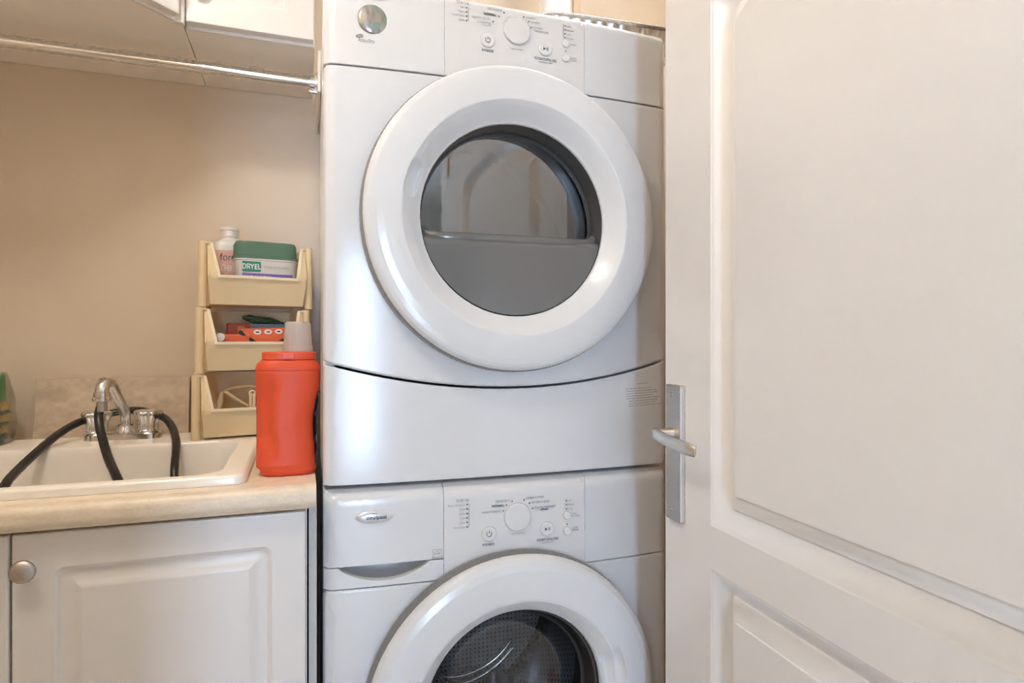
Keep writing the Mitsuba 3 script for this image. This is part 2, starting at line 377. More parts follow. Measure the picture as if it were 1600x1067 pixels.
def ring_mesh(kind, scoop=None):
    prof = ring_profile(kind)
    # denser profile
    P = np.array(prof); s = np.r_[0, np.cumsum(np.linalg.norm(np.diff(P, axis=0), axis=1))]
    ss = np.unique(np.r_[s, np.linspace(0, s[-1], 60)])
    P = np.c_[np.interp(ss, s, P[:, 0]), np.interp(ss, s, P[:, 1])]
    N = 160
    t = loft(lathe(P, N, 'y'), False, False)
    if scoop:
        ang, r0, wa, wr, dep = scoop
        v = t.vertices; r = np.hypot(v[:, 0], v[:, 2]); th = np.arctan2(v[:, 2], v[:, 0])
        da = np.abs((th - math.radians(ang) + PI) % (2 * PI) - PI) * r0
        g = np.clip(1 - (da / wa) ** 4, 0, 1) ** 0.8 * np.clip(1 - ((r - r0) / wr) ** 4, 0, 1) ** 0.8
        v = v.copy(); v[:, 1] += dep * g
        t = trimesh.Trimesh(v, t.faces, process=False)
    # the normals of an open loft: make them face outwards (towards -y on the face)
    fn = t.face_normals; c = t.triangles_center
    if fn[np.argmin(c[:, 1]), 1] > 0: t.invert()
    return t

def lettering(k, mesh, mat, W): add('lettering', mesh, mat, k, smooth=False, tw=W)

def machine(kind, z0, h, zc, label, cat):
    W = T().translate([CXM, DM, z0]).rotate([0, 0, 1], math.degrees(THM))
    k = thing('dryer' if kind == 'dryer' else 'washer', label, cat)
    P = lambda name, mesh, mat, parent=k, **q: add(name, mesh, mat, parent, tw=W, **q)
    # cabinet
    body = bx(-HW + 0.001, HW - 0.001, 0.045, 0.585, 0.004, h - 0.004) - bx(-HW + 0.02, HW - 0.02, 0.03, 0.565, 0.02, h - 0.02)
    P('cabinet', body, 'mat_enamel')
    return k, W, P

def console_common(P, k, W, zs, dryer):
    """dial, buttons, marks; zs: function of the photo's height above the eye -> local z"""
    pass

# ---- dryer
Z0D = H - 0.255; HD = 0.890
def dz(rel): return rel + 0.255
def groove(x, zz, r):
    an = np.linspace(0, 2 * PI, 49); px_ = x + r * np.cos(an)
    return tube(np.c_[px_, bow(px_) - 0.0001, zz + r * np.sin(an)], 0.00045, 6, cap=False)
def build_dryer():
    k, W, P = machine('dryer', Z0D, HD, dz(0.226), 'white front-loading dryer stacked on the washer, with a round grey window', 'dryer')
    arc = [(x, dz(-0.0875 + 0.0500 * (x / HW) ** 2)) for x in np.linspace(-HW, HW, 49)]
    g = 0.0022
    low = sg.Polygon([(-HW, 0.0015), (HW, 0.0015)] + [(x, z - g) for x, z in arc[::-1]])
    P('toe_panel', panel(low, 0.045, 0.004, 0.010), 'mat_enamel', smooth=35)
    ZS = dz(0.4865)
    main = sg.Polygon([(x, z + g) for x, z in arc] + [(HW, ZS - 0.0012), (-HW, ZS - 0.0012)])
    # rounded upper outer corners
    main = main.buffer(-0.010).buffer(0.010, quad_segs=6)
    main = main.difference(circle(0, dz(0.226), 0.19))
    P('front_panel', panel(main, 0.045, 0.004, 0.010), 'mat_enamel', smooth=35)
    XL, XR = -0.1304, 0.1490
    for nm, a, b in (('console_end', -HW, XL - 0.0004), ('console', XL, XR), ('console_end', XR + 0.0004, HW)):
        q = sg.box(a, ZS + 0.0012, b, HD)
        P(nm, panel(q, 0.045, 0.0006 if nm == 'console' else 0.0008, 0.010, top=(HD, 0.012)), 'mat_console' if nm == 'console' else 'mat_enamel', smooth=35)
    P('top_panel', rbx(-HW + 0.002, HW - 0.002, 0.030, 0.585, HD - 0.02, HD, 0.004), 'mat_enamel')
    C = [0, 0.0, dz(0.226)]
    P('door_edge', move(lathe_mesh([(0.2, 0.0), (0.2825, 0.0), (0.2835, -0.010), (0.2825, -0.024), (0.276, -0.029)], 128, 'y', cap0=False, cap1=False), C), 'mat_door_edge', smooth=40)
    rm = P('door', move(ring_mesh('dryer', (163, 0.203, 0.026, 0.012, 0.014)), C), 'mat_enamel', smooth=40)
    # window well and glass
    N = 128; RW = 0.1785; YG = 0.030
    well = lathe_mesh([(RW + 0.001, -0.018), (RW - 0.002, 0.0), (RW - 0.004, YG + 0.010)], N, 'y', cap0=False, cap1=False)
    P('window_rim', move(well, C), 'mat_well', rm)
    zch = -0.027
    def Dshape(R, zlow, r):
        return sg.Point(0, 0).buffer(R, quad_segs=32).intersection(sg.box(-1, zlow, 1, 1)).buffer(-r).buffer(r, quad_segs=6)
    back = sg.Point(0, 0).buffer(RW - 0.003, quad_segs=32).difference(Dshape(0.1700, zch + 0.004, 0.016))
    bm = tm(ext(back, 0, 0.006)); v = bm.vertices
    P('glass_frame', move(trimesh.Trimesh(np.c_[v[:, 0], YG + 0.004 - v[:, 2], v[:, 1]], bm.faces, process=False), C), 'mat_well', rm)
    gl = Dshape(0.1715, zch + 0.003, 0.016); tri = shapely.constrained_delaunay_triangles(gl) if hasattr(shapely, 'constrained_delaunay_triangles') else None
    gv, gf = trimesh.creation.triangulate_polygon(gl, engine='earcut')
    pg = trimesh.Trimesh(np.c_[gv[:, 0], YG + gv[:, 0] * math.tan(math.radians(3.0)) * 1.0, gv[:, 1]], gf, process=False)
    P('window_glass', move(pg, C), 'mat_dryer_glass', rm, smooth=False, label='tinted D-shaped window glass')
    # lower smoked panel with its rounded ledge
    seg = sg.Point(0, 0).buffer(RW - 0.0015, quad_segs=32).intersection(sg.box(-1, -1, 1, zch))
    sv = tm(ext(seg, 0, 0.02).refine_to_length(0.012)); v = sv.vertices
    x, z, dep = v[:, 0], v[:, 1], 0.02 - v[:, 2]
    e = np.clip((z - (zch - 0.020)) / 0.020, 0, 1)
    yy = dep - 0.014 + 0.030 * (1 - np.sqrt(np.maximum(0, 1 - e ** 2 * 0.99))) + 0.006 * (z - zch) / 0.15
    P('smoked_panel', move(trimesh.Trimesh(np.c_[x, yy, z], sv.faces, process=False), C), 'mat_smoke_panel', rm, smooth=30, label='grey opaque lower half of the window')
    P('divider', move(tube([(x_, -0.0100 + 0.02 * (abs(x_) / 0.172) ** 6, zch - 0.008 + 0.012 * (abs(x_) / 0.172) ** 14) for x_ in np.linspace(-0.172, 0.172, 41)], 0.0085, 16, flat=((0, 1, 0), 0.6)), C), 'mat_smoke_panel', rm, smooth=60, label='glossy grey ledge across the window')
    # drum behind the glass
    dr_ = lathe_mesh([(0.185, 0.055), (0.26, 0.075), (0.285, 0.11), (0.285, 0.45), (0.27, 0.47)], 64, 'y', cap0=False, cap1=True)
    P('drum', move(dr_, C), 'mat_drum_white')
    # ---- console: dial, buttons, print
    z = dz
    dl = P('dial', move(lathe_mesh([(0.0260, 0.004), (0.0260, -0.0032), (0.0250, -0.0046), (0.020, -0.0050), (0.0, -0.0051)], 64, 'y', cap1=False), [0.0082, 0, z(0.5885)]), 'mat_button', smooth=40)
    P('groove', groove(0.0082, z(0.5885), 0.0266), 'mat_print_pale', dl)
    def button(x, zz, r, hh=0.0022):
        b = P('button', move(lathe_mesh([(r, 0.003), (r, -hh + 0.001), (r - 0.0012, -hh), (r * 0.5, -hh + 0.0004), (0.0, -hh + 0.0005)], 40, 'y', cap1=False), [x, 0, zz]), 'mat_button', smooth=30)
        P('groove', groove(x, zz, r + 0.0005), 'mat_print_pale', b); return b
    B1 = button(-0.0491, z(0.5628), 0.0135); B2 = button(0.0661, z(0.5629), 0.0132); button(0.1090, z(0.5800), 0.0072); button(0.1090, z(0.5517), 0.0072)
    marks(P, k, z, -0.0491, 0.5628, 0.0661, 0.5629)
    L = lambda s, h, x, zz, al='l', mat='mat_print_grey', bold=False: P('lettering', drape(text(s, h, bold, al), x, zz), mat, smooth=False)
    L('POWER', 0.0046, -0.0491, z(0.5412), 'c', 'mat_print', False)
    L('START/PAUSE', 0.0048, 0.0668, z(0.5408), 'c', 'mat_print', False)
    L('Hold 3 sec. to start', 0.0022, 0.0668, z(0.5365), 'c')
    L('STATUS', 0.0044, -0.1085, z(0.6230), 'l')
    for i, s in enumerate(['Wet', 'Damp', 'Cool Down', 'Done']):
        zz = z(0.6170 - i * 0.0079)
        L(s, 0.0034, -0.0930, zz - 0.0016, 'r', 'mat_print_pale')
        P('indicator', drape(disc(0.0013), -0.0896, zz), 'mat_print', smooth=False)
    P('indicator_bar', drape(bx(-0.0004, 0.0004, z(0.5910), z(0.6190), 0, 0.0004), -0.0862, 0), 'mat_print_grey', smooth=False)
    for s, x, zz, b in (('DELICATE', -0.0178, 0.6194, 0), ('NORMAL', -0.0279, 0.6105, 1), ('HEAVY DUTY', -0.0391, 0.5991, 0)):
        P('indicator', drape(disc(0.0014), x + 0.0003, z(zz)), 'mat_print', smooth=False)
        L(s, 0.0042, x - 0.0042, z(zz) - 0.0008 + 0.002 * (not b), 'r', 'mat_print' if b else 'mat_print_pale', bool(b))
    L('AUTOMATIC', 0.0030, -0.0435, z(0.5935), 'r', 'mat_print_pale'); L('CYCLES', 0.0030, -0.0435, z(0.5890), 'r', 'mat_print_pale')
    for s, x, zz in (('20 MIN', 0.0218, 0.6174), ('40 MIN', 0.0321, 0.6105), ('60 MIN', 0.0373, 0.6003)):
        P('indicator', drape(disc(0.0014), x, z(zz)), 'mat_print', smooth=False)
        L(s, 0.0038, x + 0.0042, z(zz) - 0.0014, 'l', 'mat_print_pale')
    L('TIMED CYCLES', 0.0030, 0.0420, z(0.5935), 'l', 'mat_print_pale')
    for a0, a1 in ((115, 165), (15, 62)):
        an = np.radians(np.linspace(a0, a1, 14)); pts = np.c_[0.0290 * np.cos(an), np.zeros(14), 0.0290 * np.sin(an)] + [0.0082, -0.0004, z(0.5885)]
        P('dial_arc', tube(pts, 0.00035, 6), 'mat_print_pale')
    L('Push to Select', 0.0030, 0.0082, z(0.5530), 'c', 'mat_print_pale')
    P('indicator_bar', drape(bx(-0.0004, 0.0004, z(0.5895), z(0.6175), 0, 0.0004), 0.1040, 0), 'mat_print_grey', smooth=False)
    for i, s in enumerate(['High', 'Medium', 'Low', 'Air Only']):
        zz = z(0.6151 - i * 0.0079)
        P('indicator', drape(disc(0.0013), 0.1074, zz), 'mat_print', smooth=False)
        L(s, 0.0030, 0.1110, zz - 0.0016, 'l', 'mat_print_pale')
    L('Temp', 0.0034, 0.1190, z(0.5790), 'l', 'mat_print_pale'); L('Cycle', 0.0034, 0.1190, z(0.5530), 'l', 'mat_print_pale'); L('Signal', 0.0034, 0.1190, z(0.5485), 'l', 'mat_print_pale')
    P('indicator', drape(disc(0.0013), 0.1090, z(0.5657)), 'mat_print', smooth=False)
    # badges
    P('round_badge', move(dome(0.0262, 0.0262, 0.005), [-0.2590, bow(-0.259), z(0.5715)]), 'mat_dome', smooth=40, label='round silvery green dome sticker')
    badge(P, -0.2555, z(0.6175))
    leaf = sg.Polygon([(0.0055 * math.cos(q) * 1.25, 0.0032 * math.sin(q)) for q in np.linspace(0, 2 * PI, 24)[:-1]]).difference(sg.LineString([(-0.007, -0.0022), (0.006, 0.0016)]).buffer(0.0004))
    leaf = affinity.rotate(leaf, 14); P('leaf_mark', drape(ext(leaf, 0, 0.0004), -0.2815, z(0.5395)), 'mat_print_grey', smooth=False)
    L('AccuDry', 0.0052, -0.2840, z(0.5300), 'l', 'mat_print_grey')
    # information sticker on the toe panel
    st = affinity.rotate(sg.box(-0.052, -0.031, 0.045, 0.031).buffer(-0.006).buffer(0.006), 2)
    sk = P('sticker', drape(tm(ext(st, 0, 0.0003).refine_to_length(0.01)), 0.279, z(-0.108)), 'mat_sticker', smooth=False)
    rnd = random.Random(3)
    for i in range(10):
        zz = 0.021 - i * 0.0050
        if i == 0: wd = [0.018, 0.010]; x0 = -0.012
        elif i == 1: continue
        else: wd = [rnd.uniform(0.004, 0.013) for _ in range(7)]; x0 = -0.036 if i < 7 else -0.030
        P('lettering', drape(affinity_mesh(bars(wd, 0.0015, 0.0014), 2), 0.279 + x0, z(-0.108) + zz, 0.0010), 'mat_print_pale', sk, smooth=False)
    return k
def affinity_mesh(m, deg):
    m = tm(m).copy(); m.apply_transform(trimesh.transformations.rotation_matrix(math.radians(deg), [0, 0, 1])); return m
def dome(rx, rz, h, n=48):
    loops = []
    for q in np.linspace(0, PI / 2 - 0.03, 8):
        c, s = math.cos(q), math.sin(q); an = np.arange(n) * 2 * PI / n
        loops.append(np.c_[rx * c * np.cos(an), np.full(n, -h * s), rz * c * np.sin(an)])
    return loft(loops, True, True)
def badge(P, x, zz):
    b = P('logo_badge', move(dome(0.0345, 0.0120, 0.0055), [x, bow(x), zz]), 'mat_badge', smooth=40)
    t = text('Whirlpool', 0.0058, True, 'c'); v = t.vertices
    yy = lambda X, Z: bow(x) - 0.0055 * np.sqrt(np.maximum(0.05, 1 - (X / 0.0345) ** 2 - (Z / 0.0120) ** 2)) - 0.0005
    V = t.vertices.copy(); X, Z = V[:, 0] + 0.001, V[:, 1] - 0.0035
    P('lettering', trimesh.Trimesh(np.c_[X + x, yy(X, Z) - V[:, 2], Z + zz], t.faces, process=False), 'mat_print', b, smooth=False)
    pts = np.array([(0.015 * math.cos(q) - 0.006, 0, 0.0042 * math.sin(q) + 0.0028) for q in np.linspace(0.3 * PI, 1.05 * PI, 14)])
    pts[:, 1] = yy(pts[:, 0], pts[:, 2]); pts = pts + [x, 0, zz]
    P('logo_swoosh', tube(pts, 0.00045, 6), 'mat_print', b)
def marks(P, k, z, xp, zp, xs, zs_):
    an = np.radians(np.linspace(125, 415, 24)); r = 0.0047
    P('power_mark', cat_(tube(np.c_[xp + r * np.cos(an), np.full(24, -0.0022), z(zp) + r * np.sin(an)], 0.0006, 6),
                         tube([(xp, -0.0022, z(zp) + 0.0015), (xp, -0.0022, z(zp) + 0.0062)], 0.0006, 6)), 'mat_print')
    tri = ext(sg.Polygon([(-0.0045, -0.003), (-0.0045, 0.003), (0.0003, 0)]), 0, 0.0005)
    b1 = bx(0.0022, 0.0032, -0.003, 0.003, 0, 0.0005); b2 = bx(0.0048, 0.0058, -0.003, 0.003, 0, 0.0005)
    P('start_mark', drape(cat_(tri, b1, b2), xs, z(zs_), 0.0021), 'mat_print', smooth=False)

build_dryer()

# ---- washer
HWA = H - 0.262
def wz(rel): return rel + H
def build_washer():
    z = wz
    k, W, P = machine('washer', 0.0, HWA, wz(-0.672), 'white front-loading washer under the dryer, with a dark drum window', 'washer')
    XL, XR = -0.1318, 0.1505
    ZS = z(-0.4365)
    ring = circle(0, z(-0.672), 0.205)
    main = sg.Polygon([(-HW, 0.06), (HW, 0.06), (HW, ZS - 0.001), (-HW, ZS - 0.001)]).buffer(-0.010).buffer(0.010, quad_segs=6).difference(ring)
    P('front_panel', panel(main, 0.045, 0.004, 0.010), 'mat_enamel', smooth=35)
    P('plinth', bx(-HW + 0.01, HW - 0.01, 0.03, 0.08, 0.0, 0.06), 'mat_light_trim')
    ZD = z(-0.3975)
    R_ = 0.024
    dk = P('detergent_drawer', panel(sg.box(-HW, ZD + 0.0008, XL - 0.0006, HWA), 0.045, 0.0012, 0.009, top=(HWA, R_)), 'mat_enamel', smooth=35)
    # drawer pull: the strip below with a smile cut out, and the scoop behind
    def smile(x0, x1, dep, n=24):
        xs = np.linspace(x0, x1, n); c = (x0 + x1) / 2; hw = (x1 - x0) / 2
        return [(x, ZD - dep * max(0.0, 1 - ((x - c) / hw) ** 2) ** 0.8) for x in xs]
    sm = sg.Polygon(smile(-0.3186, -0.1576, 0.0285) + [(-0.1576, ZD + 0.01), (-0.3186, ZD + 0.01)])
    strip = sg.box(-HW, ZS + 0.001, XL - 0.0006, ZD - 0.0008).difference(sm)
    P('drawer_pull', panel(strip, 0.045, 0.0015, 0.009), 'mat_enamel', dk, smooth=35)
    loops = []
    for q, yb, s in ((0, 0.004, 1.02), (1, 0.018, 0.94), (2, 0.030, 0.80), (3, 0.034, 0.55)):
        pts = smile(-0.2381 - 0.0805 * s, -0.2381 + 0.0805 * s, 0.0290 * s) 
        pts = np.array([(x, yb + 0.005 + bow(x), zz) for x, zz in pts] + [(x, yb + 0.006 + bow(x), ZD + 0.012) for x in np.linspace(-0.2381 + 0.0805 * s, -0.2381 - 0.0805 * s, 24)])
        loops.append(pts)
    P('pull_scoop', loft(loops, False, True), 'mat_light_trim', dk, smooth=50)
    P('console', panel(sg.box(XL, z(-0.47), XR, HWA), 0.045, 0.0010, 0.009, top=(HWA, R_)), 'mat_console', smooth=35)
    P('console_end', panel(sg.box(XR + 0.0004, ZS + 0.0008, HW, HWA), 0.045, 0.0012, 0.009, top=(HWA, R_)), 'mat_enamel', smooth=35)
    P('top_panel', rbx(-HW + 0.002, HW - 0.002, 0.028, 0.585, HWA - 0.02, HWA, 0.004), 'mat_enamel')
    C = [0, 0.0, z(-0.672)]
    P('door_seal_rim', move(lathe_mesh([(0.2, 0.0), (0.2785, 0.0), (0.2805, -0.012), (0.2785, -0.027), (0.272, -0.030)], 128, 'y', cap0=False, cap1=False), C), 'mat_grey_trim', smooth=40)
    rm = P('door', move(ring_mesh('washer', (8, 0.197, 0.055, 0.020, 0.014)), C), 'mat_enamel', smooth=40)
    RW = 0.1715
    P('window_rim', move(lathe_mesh([(RW + 0.0005, -0.019), (RW - 0.002, -0.012), (RW - 0.006, -0.010), (0.158, 0.010), (0.150, 0.020)], 96, 'y', cap0=False, cap1=False), C), 'mat_gasket', rm, smooth=40)
    bowl = lathe_mesh([(0.166, -0.012), (0.158, 0.004), (0.150, 0.030), (0.142, 0.058), (0.128, 0.080), (0.10, 0.096), (0.06, 0.104), (0.02, 0.107)], 96, 'y', cap0=False, cap1=True)
    P('window_glass', move(bowl, C), 'mat_washer_glass', rm, smooth=60, label='clear bowl-shaped window glass')
    P('gasket', move(lathe_mesh([(0.200, 0.02), (0.185, 0.045), (0.178, 0.06), (0.172, 0.075), (0.180, 0.090), (0.176, 0.105), (0.186, 0.120), (0.21, 0.125)], 96, 'y', cap0=False, cap1=False), C), 'mat_gasket', smooth=40)
    dk2 = P('drum', move(lathe_mesh([(0.200, 0.120), (0.228, 0.132), (0.236, 0.150), (0.236, 0.40), (0.220, 0.425), (0.10, 0.43), (0.03, 0.42)], 96, 'y', cap0=False, cap1=True), C), 'mat_drum_steel', smooth=40)
    for a in (42, 160, 280):
        q = math.radians(a); loops = []
        for y_, rr, hw in ((0.145, 0.225, 0.012), (0.165, 0.175, 0.016), (0.30, 0.165, 0.022), (0.40, 0.18, 0.024), (0.418, 0.222, 0.02)):
            pts = []
            for s in np.linspace(-1, 1, 9):
                r_ = rr + (0.234 - rr) * abs(s) ** 1.8; tw_ = 0.25 * (y_ - 0.15) / 0.25
                o = s * hw * 1.6; pts.append((r_ * math.cos(q + tw_) - o * math.sin(q + tw_), y_, r_ * math.sin(q + tw_) + o * math.cos(q + tw_)))
            loops.append(pts)
        L_ = np.array(loops); v = L_.reshape(-1, 3); n = 9; f = []
        for i in range(len(loops) - 1):
            for j in range(n - 1):
                a_, b_, c_, d_ = i * n + j, i * n + j + 1, (i + 1) * n + j + 1, (i + 1) * n + j; f += [[a_, b_, c_], [a_, c_, d_]]
        bk_ = P('baffle', move(trimesh.Trimesh(v, f, process=False), C), 'mat_steel', dk2, smooth=60)
    for a in (0, 120, 240):                               # bright ribs pressed into the drum's back, in pairs
        for off in (0.0, 0.020):
            pts = spline([(-0.075 + off, -0.158 - 0.4 * off), (-0.020, -0.176 - off * 0.9), (0.045, -0.168 - off), (0.095, -0.142 - off), (0.130 + off * 0.3, -0.105 - off)], 30)
            c_, s_ = math.cos(math.radians(a)), math.sin(math.radians(a))
            P('rib', move(tube(np.c_[pts[:, 0] * c_ - pts[:, 1] * s_, np.full(30, 0.418), pts[:, 0] * s_ + pts[:, 1] * c_], 0.0055, 10), C), 'mat_chrome', dk2, smooth=60)
    # ---- console
    dl = P('dial', move(lathe_mesh([(0.0260, 0.004), (0.0260, -0.0032), (0.0250, -0.0046), (0.020, -0.0050), (0.0, -0.0051)], 64, 'y', cap1=False), [0.0095, 0, z(-0.3325)]), 'mat_button', smooth=40)
    P('groove', groove(0.0095, z(-0.3325), 0.0266), 'mat_print_pale', dl)
    def button(x, zz, r, hh=0.0022):
        b = P('button', move(lathe_mesh([(r, 0.003), (r, -hh + 0.001), (r - 0.0012, -hh), (r * 0.5, -hh + 0.0004), (0.0, -hh + 0.0005)], 40, 'y', cap1=False), [x, 0, zz]), 'mat_button', smooth=30)
        P('groove', groove(x, zz, r + 0.0005), 'mat_print_pale', b); return b
    button(-0.0466, z(-0.3597), 0.0135); button(0.0695, z(-0.3611), 0.0132); button(0.1115, z(-0.3388), 0.0074); button(0.1115, z(-0.3690), 0.0074)
    marks(P, k, z, -0.0466, -0.3597, 0.0695, -0.3611)
    L = lambda s, h, x, zz, al='l', mat='mat_print_grey', bold=False: P('lettering', drape(text(s, h, bold, al), x, zz), mat, smooth=False)
    L('POWER', 0.0046, -0.0478, z(-0.3815), 'c', 'mat_print', False)
    L('START/PAUSE', 0.0048, 0.0712, z(-0.3838), 'c', 'mat_print', False)
    L('Hold 3 sec. to drain', 0.0022, 0.0712, z(-0.3880), 'c')
    L('STATUS', 0.0044, -0.1085, z(-0.2955), 'l')
    for i, s in enumerate(['Add a Garment', 'Wash', 'Rinse', 'Spin', 'Done', 'Door Lock']):
        zz = z(-0.3012 - i * 0.00828)
        L(s, 0.0034, -0.0920, zz - 0.0018, 'r', 'mat_print_pale')
        P('indicator', drape(disc(0.0015), -0.0884, zz), 'mat_print', smooth=False)
    P('indicator_bar', drape(bx(-0.0004, 0.0004, z(-0.3440), z(-0.2995), 0, 0.0004), -0.0850, 0), 'mat_print_grey', smooth=False)
    for s, x, zz, b in (('DELICATE', -0.0013, -0.3023, 0), ('NORMAL', -0.0123, -0.3086, 1), ('HEAVY DUTY', -0.0188, -0.3189, 0)):
        P('indicator', drape(disc(0.0015), x, z(zz)), 'mat_print', smooth=False)
        L(s, 0.0042, x - 0.0045, z(zz) - 0.0022 + 0.0022 * (s == 'DELICATE'), 'r', 'mat_print' if b else 'mat_print_grey', bool(b))
    for s, x, zz in (('RINSE & SPIN', 0.0230, -0.3018), ('DRAIN & SPIN', 0.0334, -0.3087), ('CLEAN WASHER', 0.0399, -0.3190)):
        P('indicator', drape(disc(0.0015), x, z(zz)), 'mat_print', smooth=False)
        L(s, 0.0040, x + 0.0042, z(zz) - 0.0012 + 0.0025 * (s[0] == 'R'), 'l', 'mat_print_grey')
    P('lettering', drape(affinity_mesh(text('affresh', 0.0036, True), 0), 0.0560, z(-0.3245)), 'mat_print', smooth=False)
    L('with', 0.0024, 0.0470, z(-0.3240), 'l', 'mat_print_pale')
    L('Push to select', 0.0032, 0.0095, z(-0.3655), 'c', 'mat_print_pale')
    P('indicator_bar', drape(bx(-0.0004, 0.0004, z(-0.3285), z(-0.3075), 0, 0.0004), 0.1075, 0), 'mat_print_pale', smooth=False)
    for i, s in enumerate(['Hot', 'Warm', 'Cold']):
        zz = z(-0.3100 - i * 0.0081)
        P('indicator', drape(disc(0.0014), 0.1108, zz), 'mat_print', smooth=False)
        L(s, 0.0032, 0.1145, zz - 0.0016, 'l', 'mat_print_pale')
    L('Temp', 0.0034, 0.1215, z(-0.3385), 'l', 'mat_print_pale'); L('for normal', 0.0026, 0.1215, z(-0.3425), 'l', 'mat_print_pale')
    L('Cycle', 0.0036, 0.1215, z(-0.3655), 'l', 'mat_print_pale'); L('Signal', 0.0036, 0.1215, z(-0.3705), 'l', 'mat_print_grey')
    P('indicator', drape(disc(0.0014), 0.1115, z(-0.3562)), 'mat_print', smooth=False)
    badge(P, -0.2540, z(-0.3110))
    # energy label by the console
    fr_ = sg.box(-0.0085, -0.0085, 0.0085, 0.0085).difference(sg.box(-0.0076, -0.0076, 0.0076, 0.0076))
    e1 = ext(fr_, 0, 0.0003); e2 = bx(-0.0060, 0.0045, -0.0006, 0.0006, 0, 0.0003)
    star = ext(sg.Polygon([(0.003 + (0.0028 if i % 2 == 0 else 0.0012) * math.cos(i * PI / 5), (0.0028 if i % 2 == 0 else 0.0012) * math.sin(i * PI / 5)) for i in range(10)]), 0, 0.0003)
    an = np.linspace(0.15 * PI, 0.85 * PI, 12)
    arcp = sg.LineString([(0.006 * math.cos(q), -0.001 + 0.006 * math.sin(q)) for q in an]).buffer(0.0003)
    ek = P('energy_label', drape(cat_(e1, e2, star, ext(arcp, 0, 0.0003)), -0.1440, z(-0.3872)), 'mat_print_pale', smooth=False)
    P('lettering', drape(text('ENERGY STAR', 0.0021, False, 'c'), -0.1440, z(-0.3942)), 'mat_print_grey', ek, smooth=False)
    return k
build_washer()
# rubber spacers in the gap between the machines
for xx in (-0.28, 0.28):
    pass

# ------------------------------------------------------------------ countertop, sink, base cabinet
HC = H - 0.237
s = m3.Manifold.sphere(0.016, 24)
q0, q1 = LX + 0.002, 0.024
ctop = m3.Manifold.batch_hull([m3.Manifold.cylinder(q1 - q0, 0.017, 0.017, 28).rotate([0, 90, 0]).translate([q0, 1.065 + 0.017, HC - 0.017]),
                               m3.Manifold.cylinder(q1 - q0, 0.017, 0.017, 28).rotate([0, 90, 0]).translate([q0, 1.065 + 0.017, HC - 0.0415 + 0.017]),
                               bx(q0, q1, 1.6, BY - 0.001, HC - 0.0415, HC)])
SX0, SX1, SY0, SY1 = -0.74, -0.088, 1.108, 1.668
ctop = ctop - bx(SX0 + 0.012, SX1 - 0.012, SY0 + 0.012, SY1 - 0.012, 0, 2)
add('countertop', ctop, 'mat_laminate', smooth=25, label='beige mottled laminate countertop with a rounded front edge, holding the sink', cat='countertop')

HR = H - 0.2205                                    # rim height of the sink
def sink():
    k = thing('laundry_sink', 'cream drop-in laundry sink set into the laminate countertop', 'sink')
    o = rrect(SX0, SX1, SY0, SY1, 0.018)
    def inset(p, d): return np.array(sg.Polygon(p).buffer(-d, join_style=1).exterior.coords)
    deck = sg.Polygon(o).buffer(-0.007)
    b0 = (-0.685, -0.131, 1.133, 1.508, 0.045)
    basin = rrect(*b0)
    loops = [lift(rrect(SX0, SX1, SY0, SY1, 0.018), HC + 0.0005), lift(rrect(SX0, SX1, SY0, SY1, 0.018), HR - 0.006), lift(rrect(SX0 + .002, SX1 - .002, SY0 + .002, SY1 - .002, 0.016), HR - 0.002), lift(rrect(SX0 + .006, SX1 - .006, SY0 + .006, SY1 - .006, 0.012), HR)]
    side = loft(loops, False, False)
    dk = sg.Polygon(rrect(SX0 + .006, SX1 - .006, SY0 + .006, SY1 - .006, 0.012), [rrect(b0[0] - .006, b0[1] + .006, b0[2] - .006, b0[3] + .006, 0.051)])
    v, f = trimesh.creation.triangulate_polygon(dk, engine='earcut')
    top = trimesh.Trimesh(lift(v, HR), f, process=False)
    if top.face_normals[0, 2] < 0: top.invert()
    add('rim', cat_(side, top), 'mat_sink', k, smooth=50)
    bl = []
    for e, dzz in ((-0.006, 0), (-0.003, 0.0012), (0.0, 0.005), (0.004, 0.02), (0.016, 0.12), (0.028, 0.20), (0.040, 0.226), (0.065, 0.240), (0.11, 0.245)):
        bl.append(lift(rrect(b0[0] + e, b0[1] - e, b0[2] + e, b0[3] - e, 0.047 + max(0, e) * 0.5), HR - dzz))
    add('basin', loft(bl, False, True), 'mat_sink', k, smooth=50)
    add('drain', move(lathe_mesh([(0.043, 0), (0.043, 0.003), (0.036, 0.004), (0.030, 0.001)], 32), [-0.40, 1.32, HR - 0.2455]), 'mat_chrome', k)
sink()

def raised_door(k, x0, x1, z0, z1, yf, name='door', post=None):
    """white thermofoil cabinet door: routed groove round a raised field; face towards -y"""
    th = 0.019
    def loop(i, r=0.0):
        r = max(r, 0.001); q = rrect(x0 + i, x1 - i, z0 + i, z1 - i, r, 6); return q
    fr_ = 0.053
    prof = [(0.0, th, 0.002), (0.0, 0.003, 0.002), (0.0012, 0.0008, 0.002), (0.004, 0.0, 0.002), (fr_, 0.0, 0.014), (fr_ + 0.002, 0.0016, 0.013), (fr_ + 0.004, 0.0022, 0.012), (fr_ + 0.007, 0.0062, 0.010), (fr_ + 0.010, 0.0070, 0.008),
            (fr_ + 0.020, 0.0060, 0.004), (fr_ + 0.026, 0.0044, 0.001), (fr_ + 0.0275, 0.0030, 0.001), (fr_ + 0.034, 0.0012, 0.001), (fr_ + 0.036, 0.0006, 0.001)]
    loops = []
    for i, d, r in prof:
        q = loop(i, r); loops.append(np.c_[q[:, 0], np.full(len(q), yf + d), q[:, 1]])
    m = loft(loops, True, True)
    return add(name, post(m) if post else m, 'mat_cabinet', k, smooth=28)
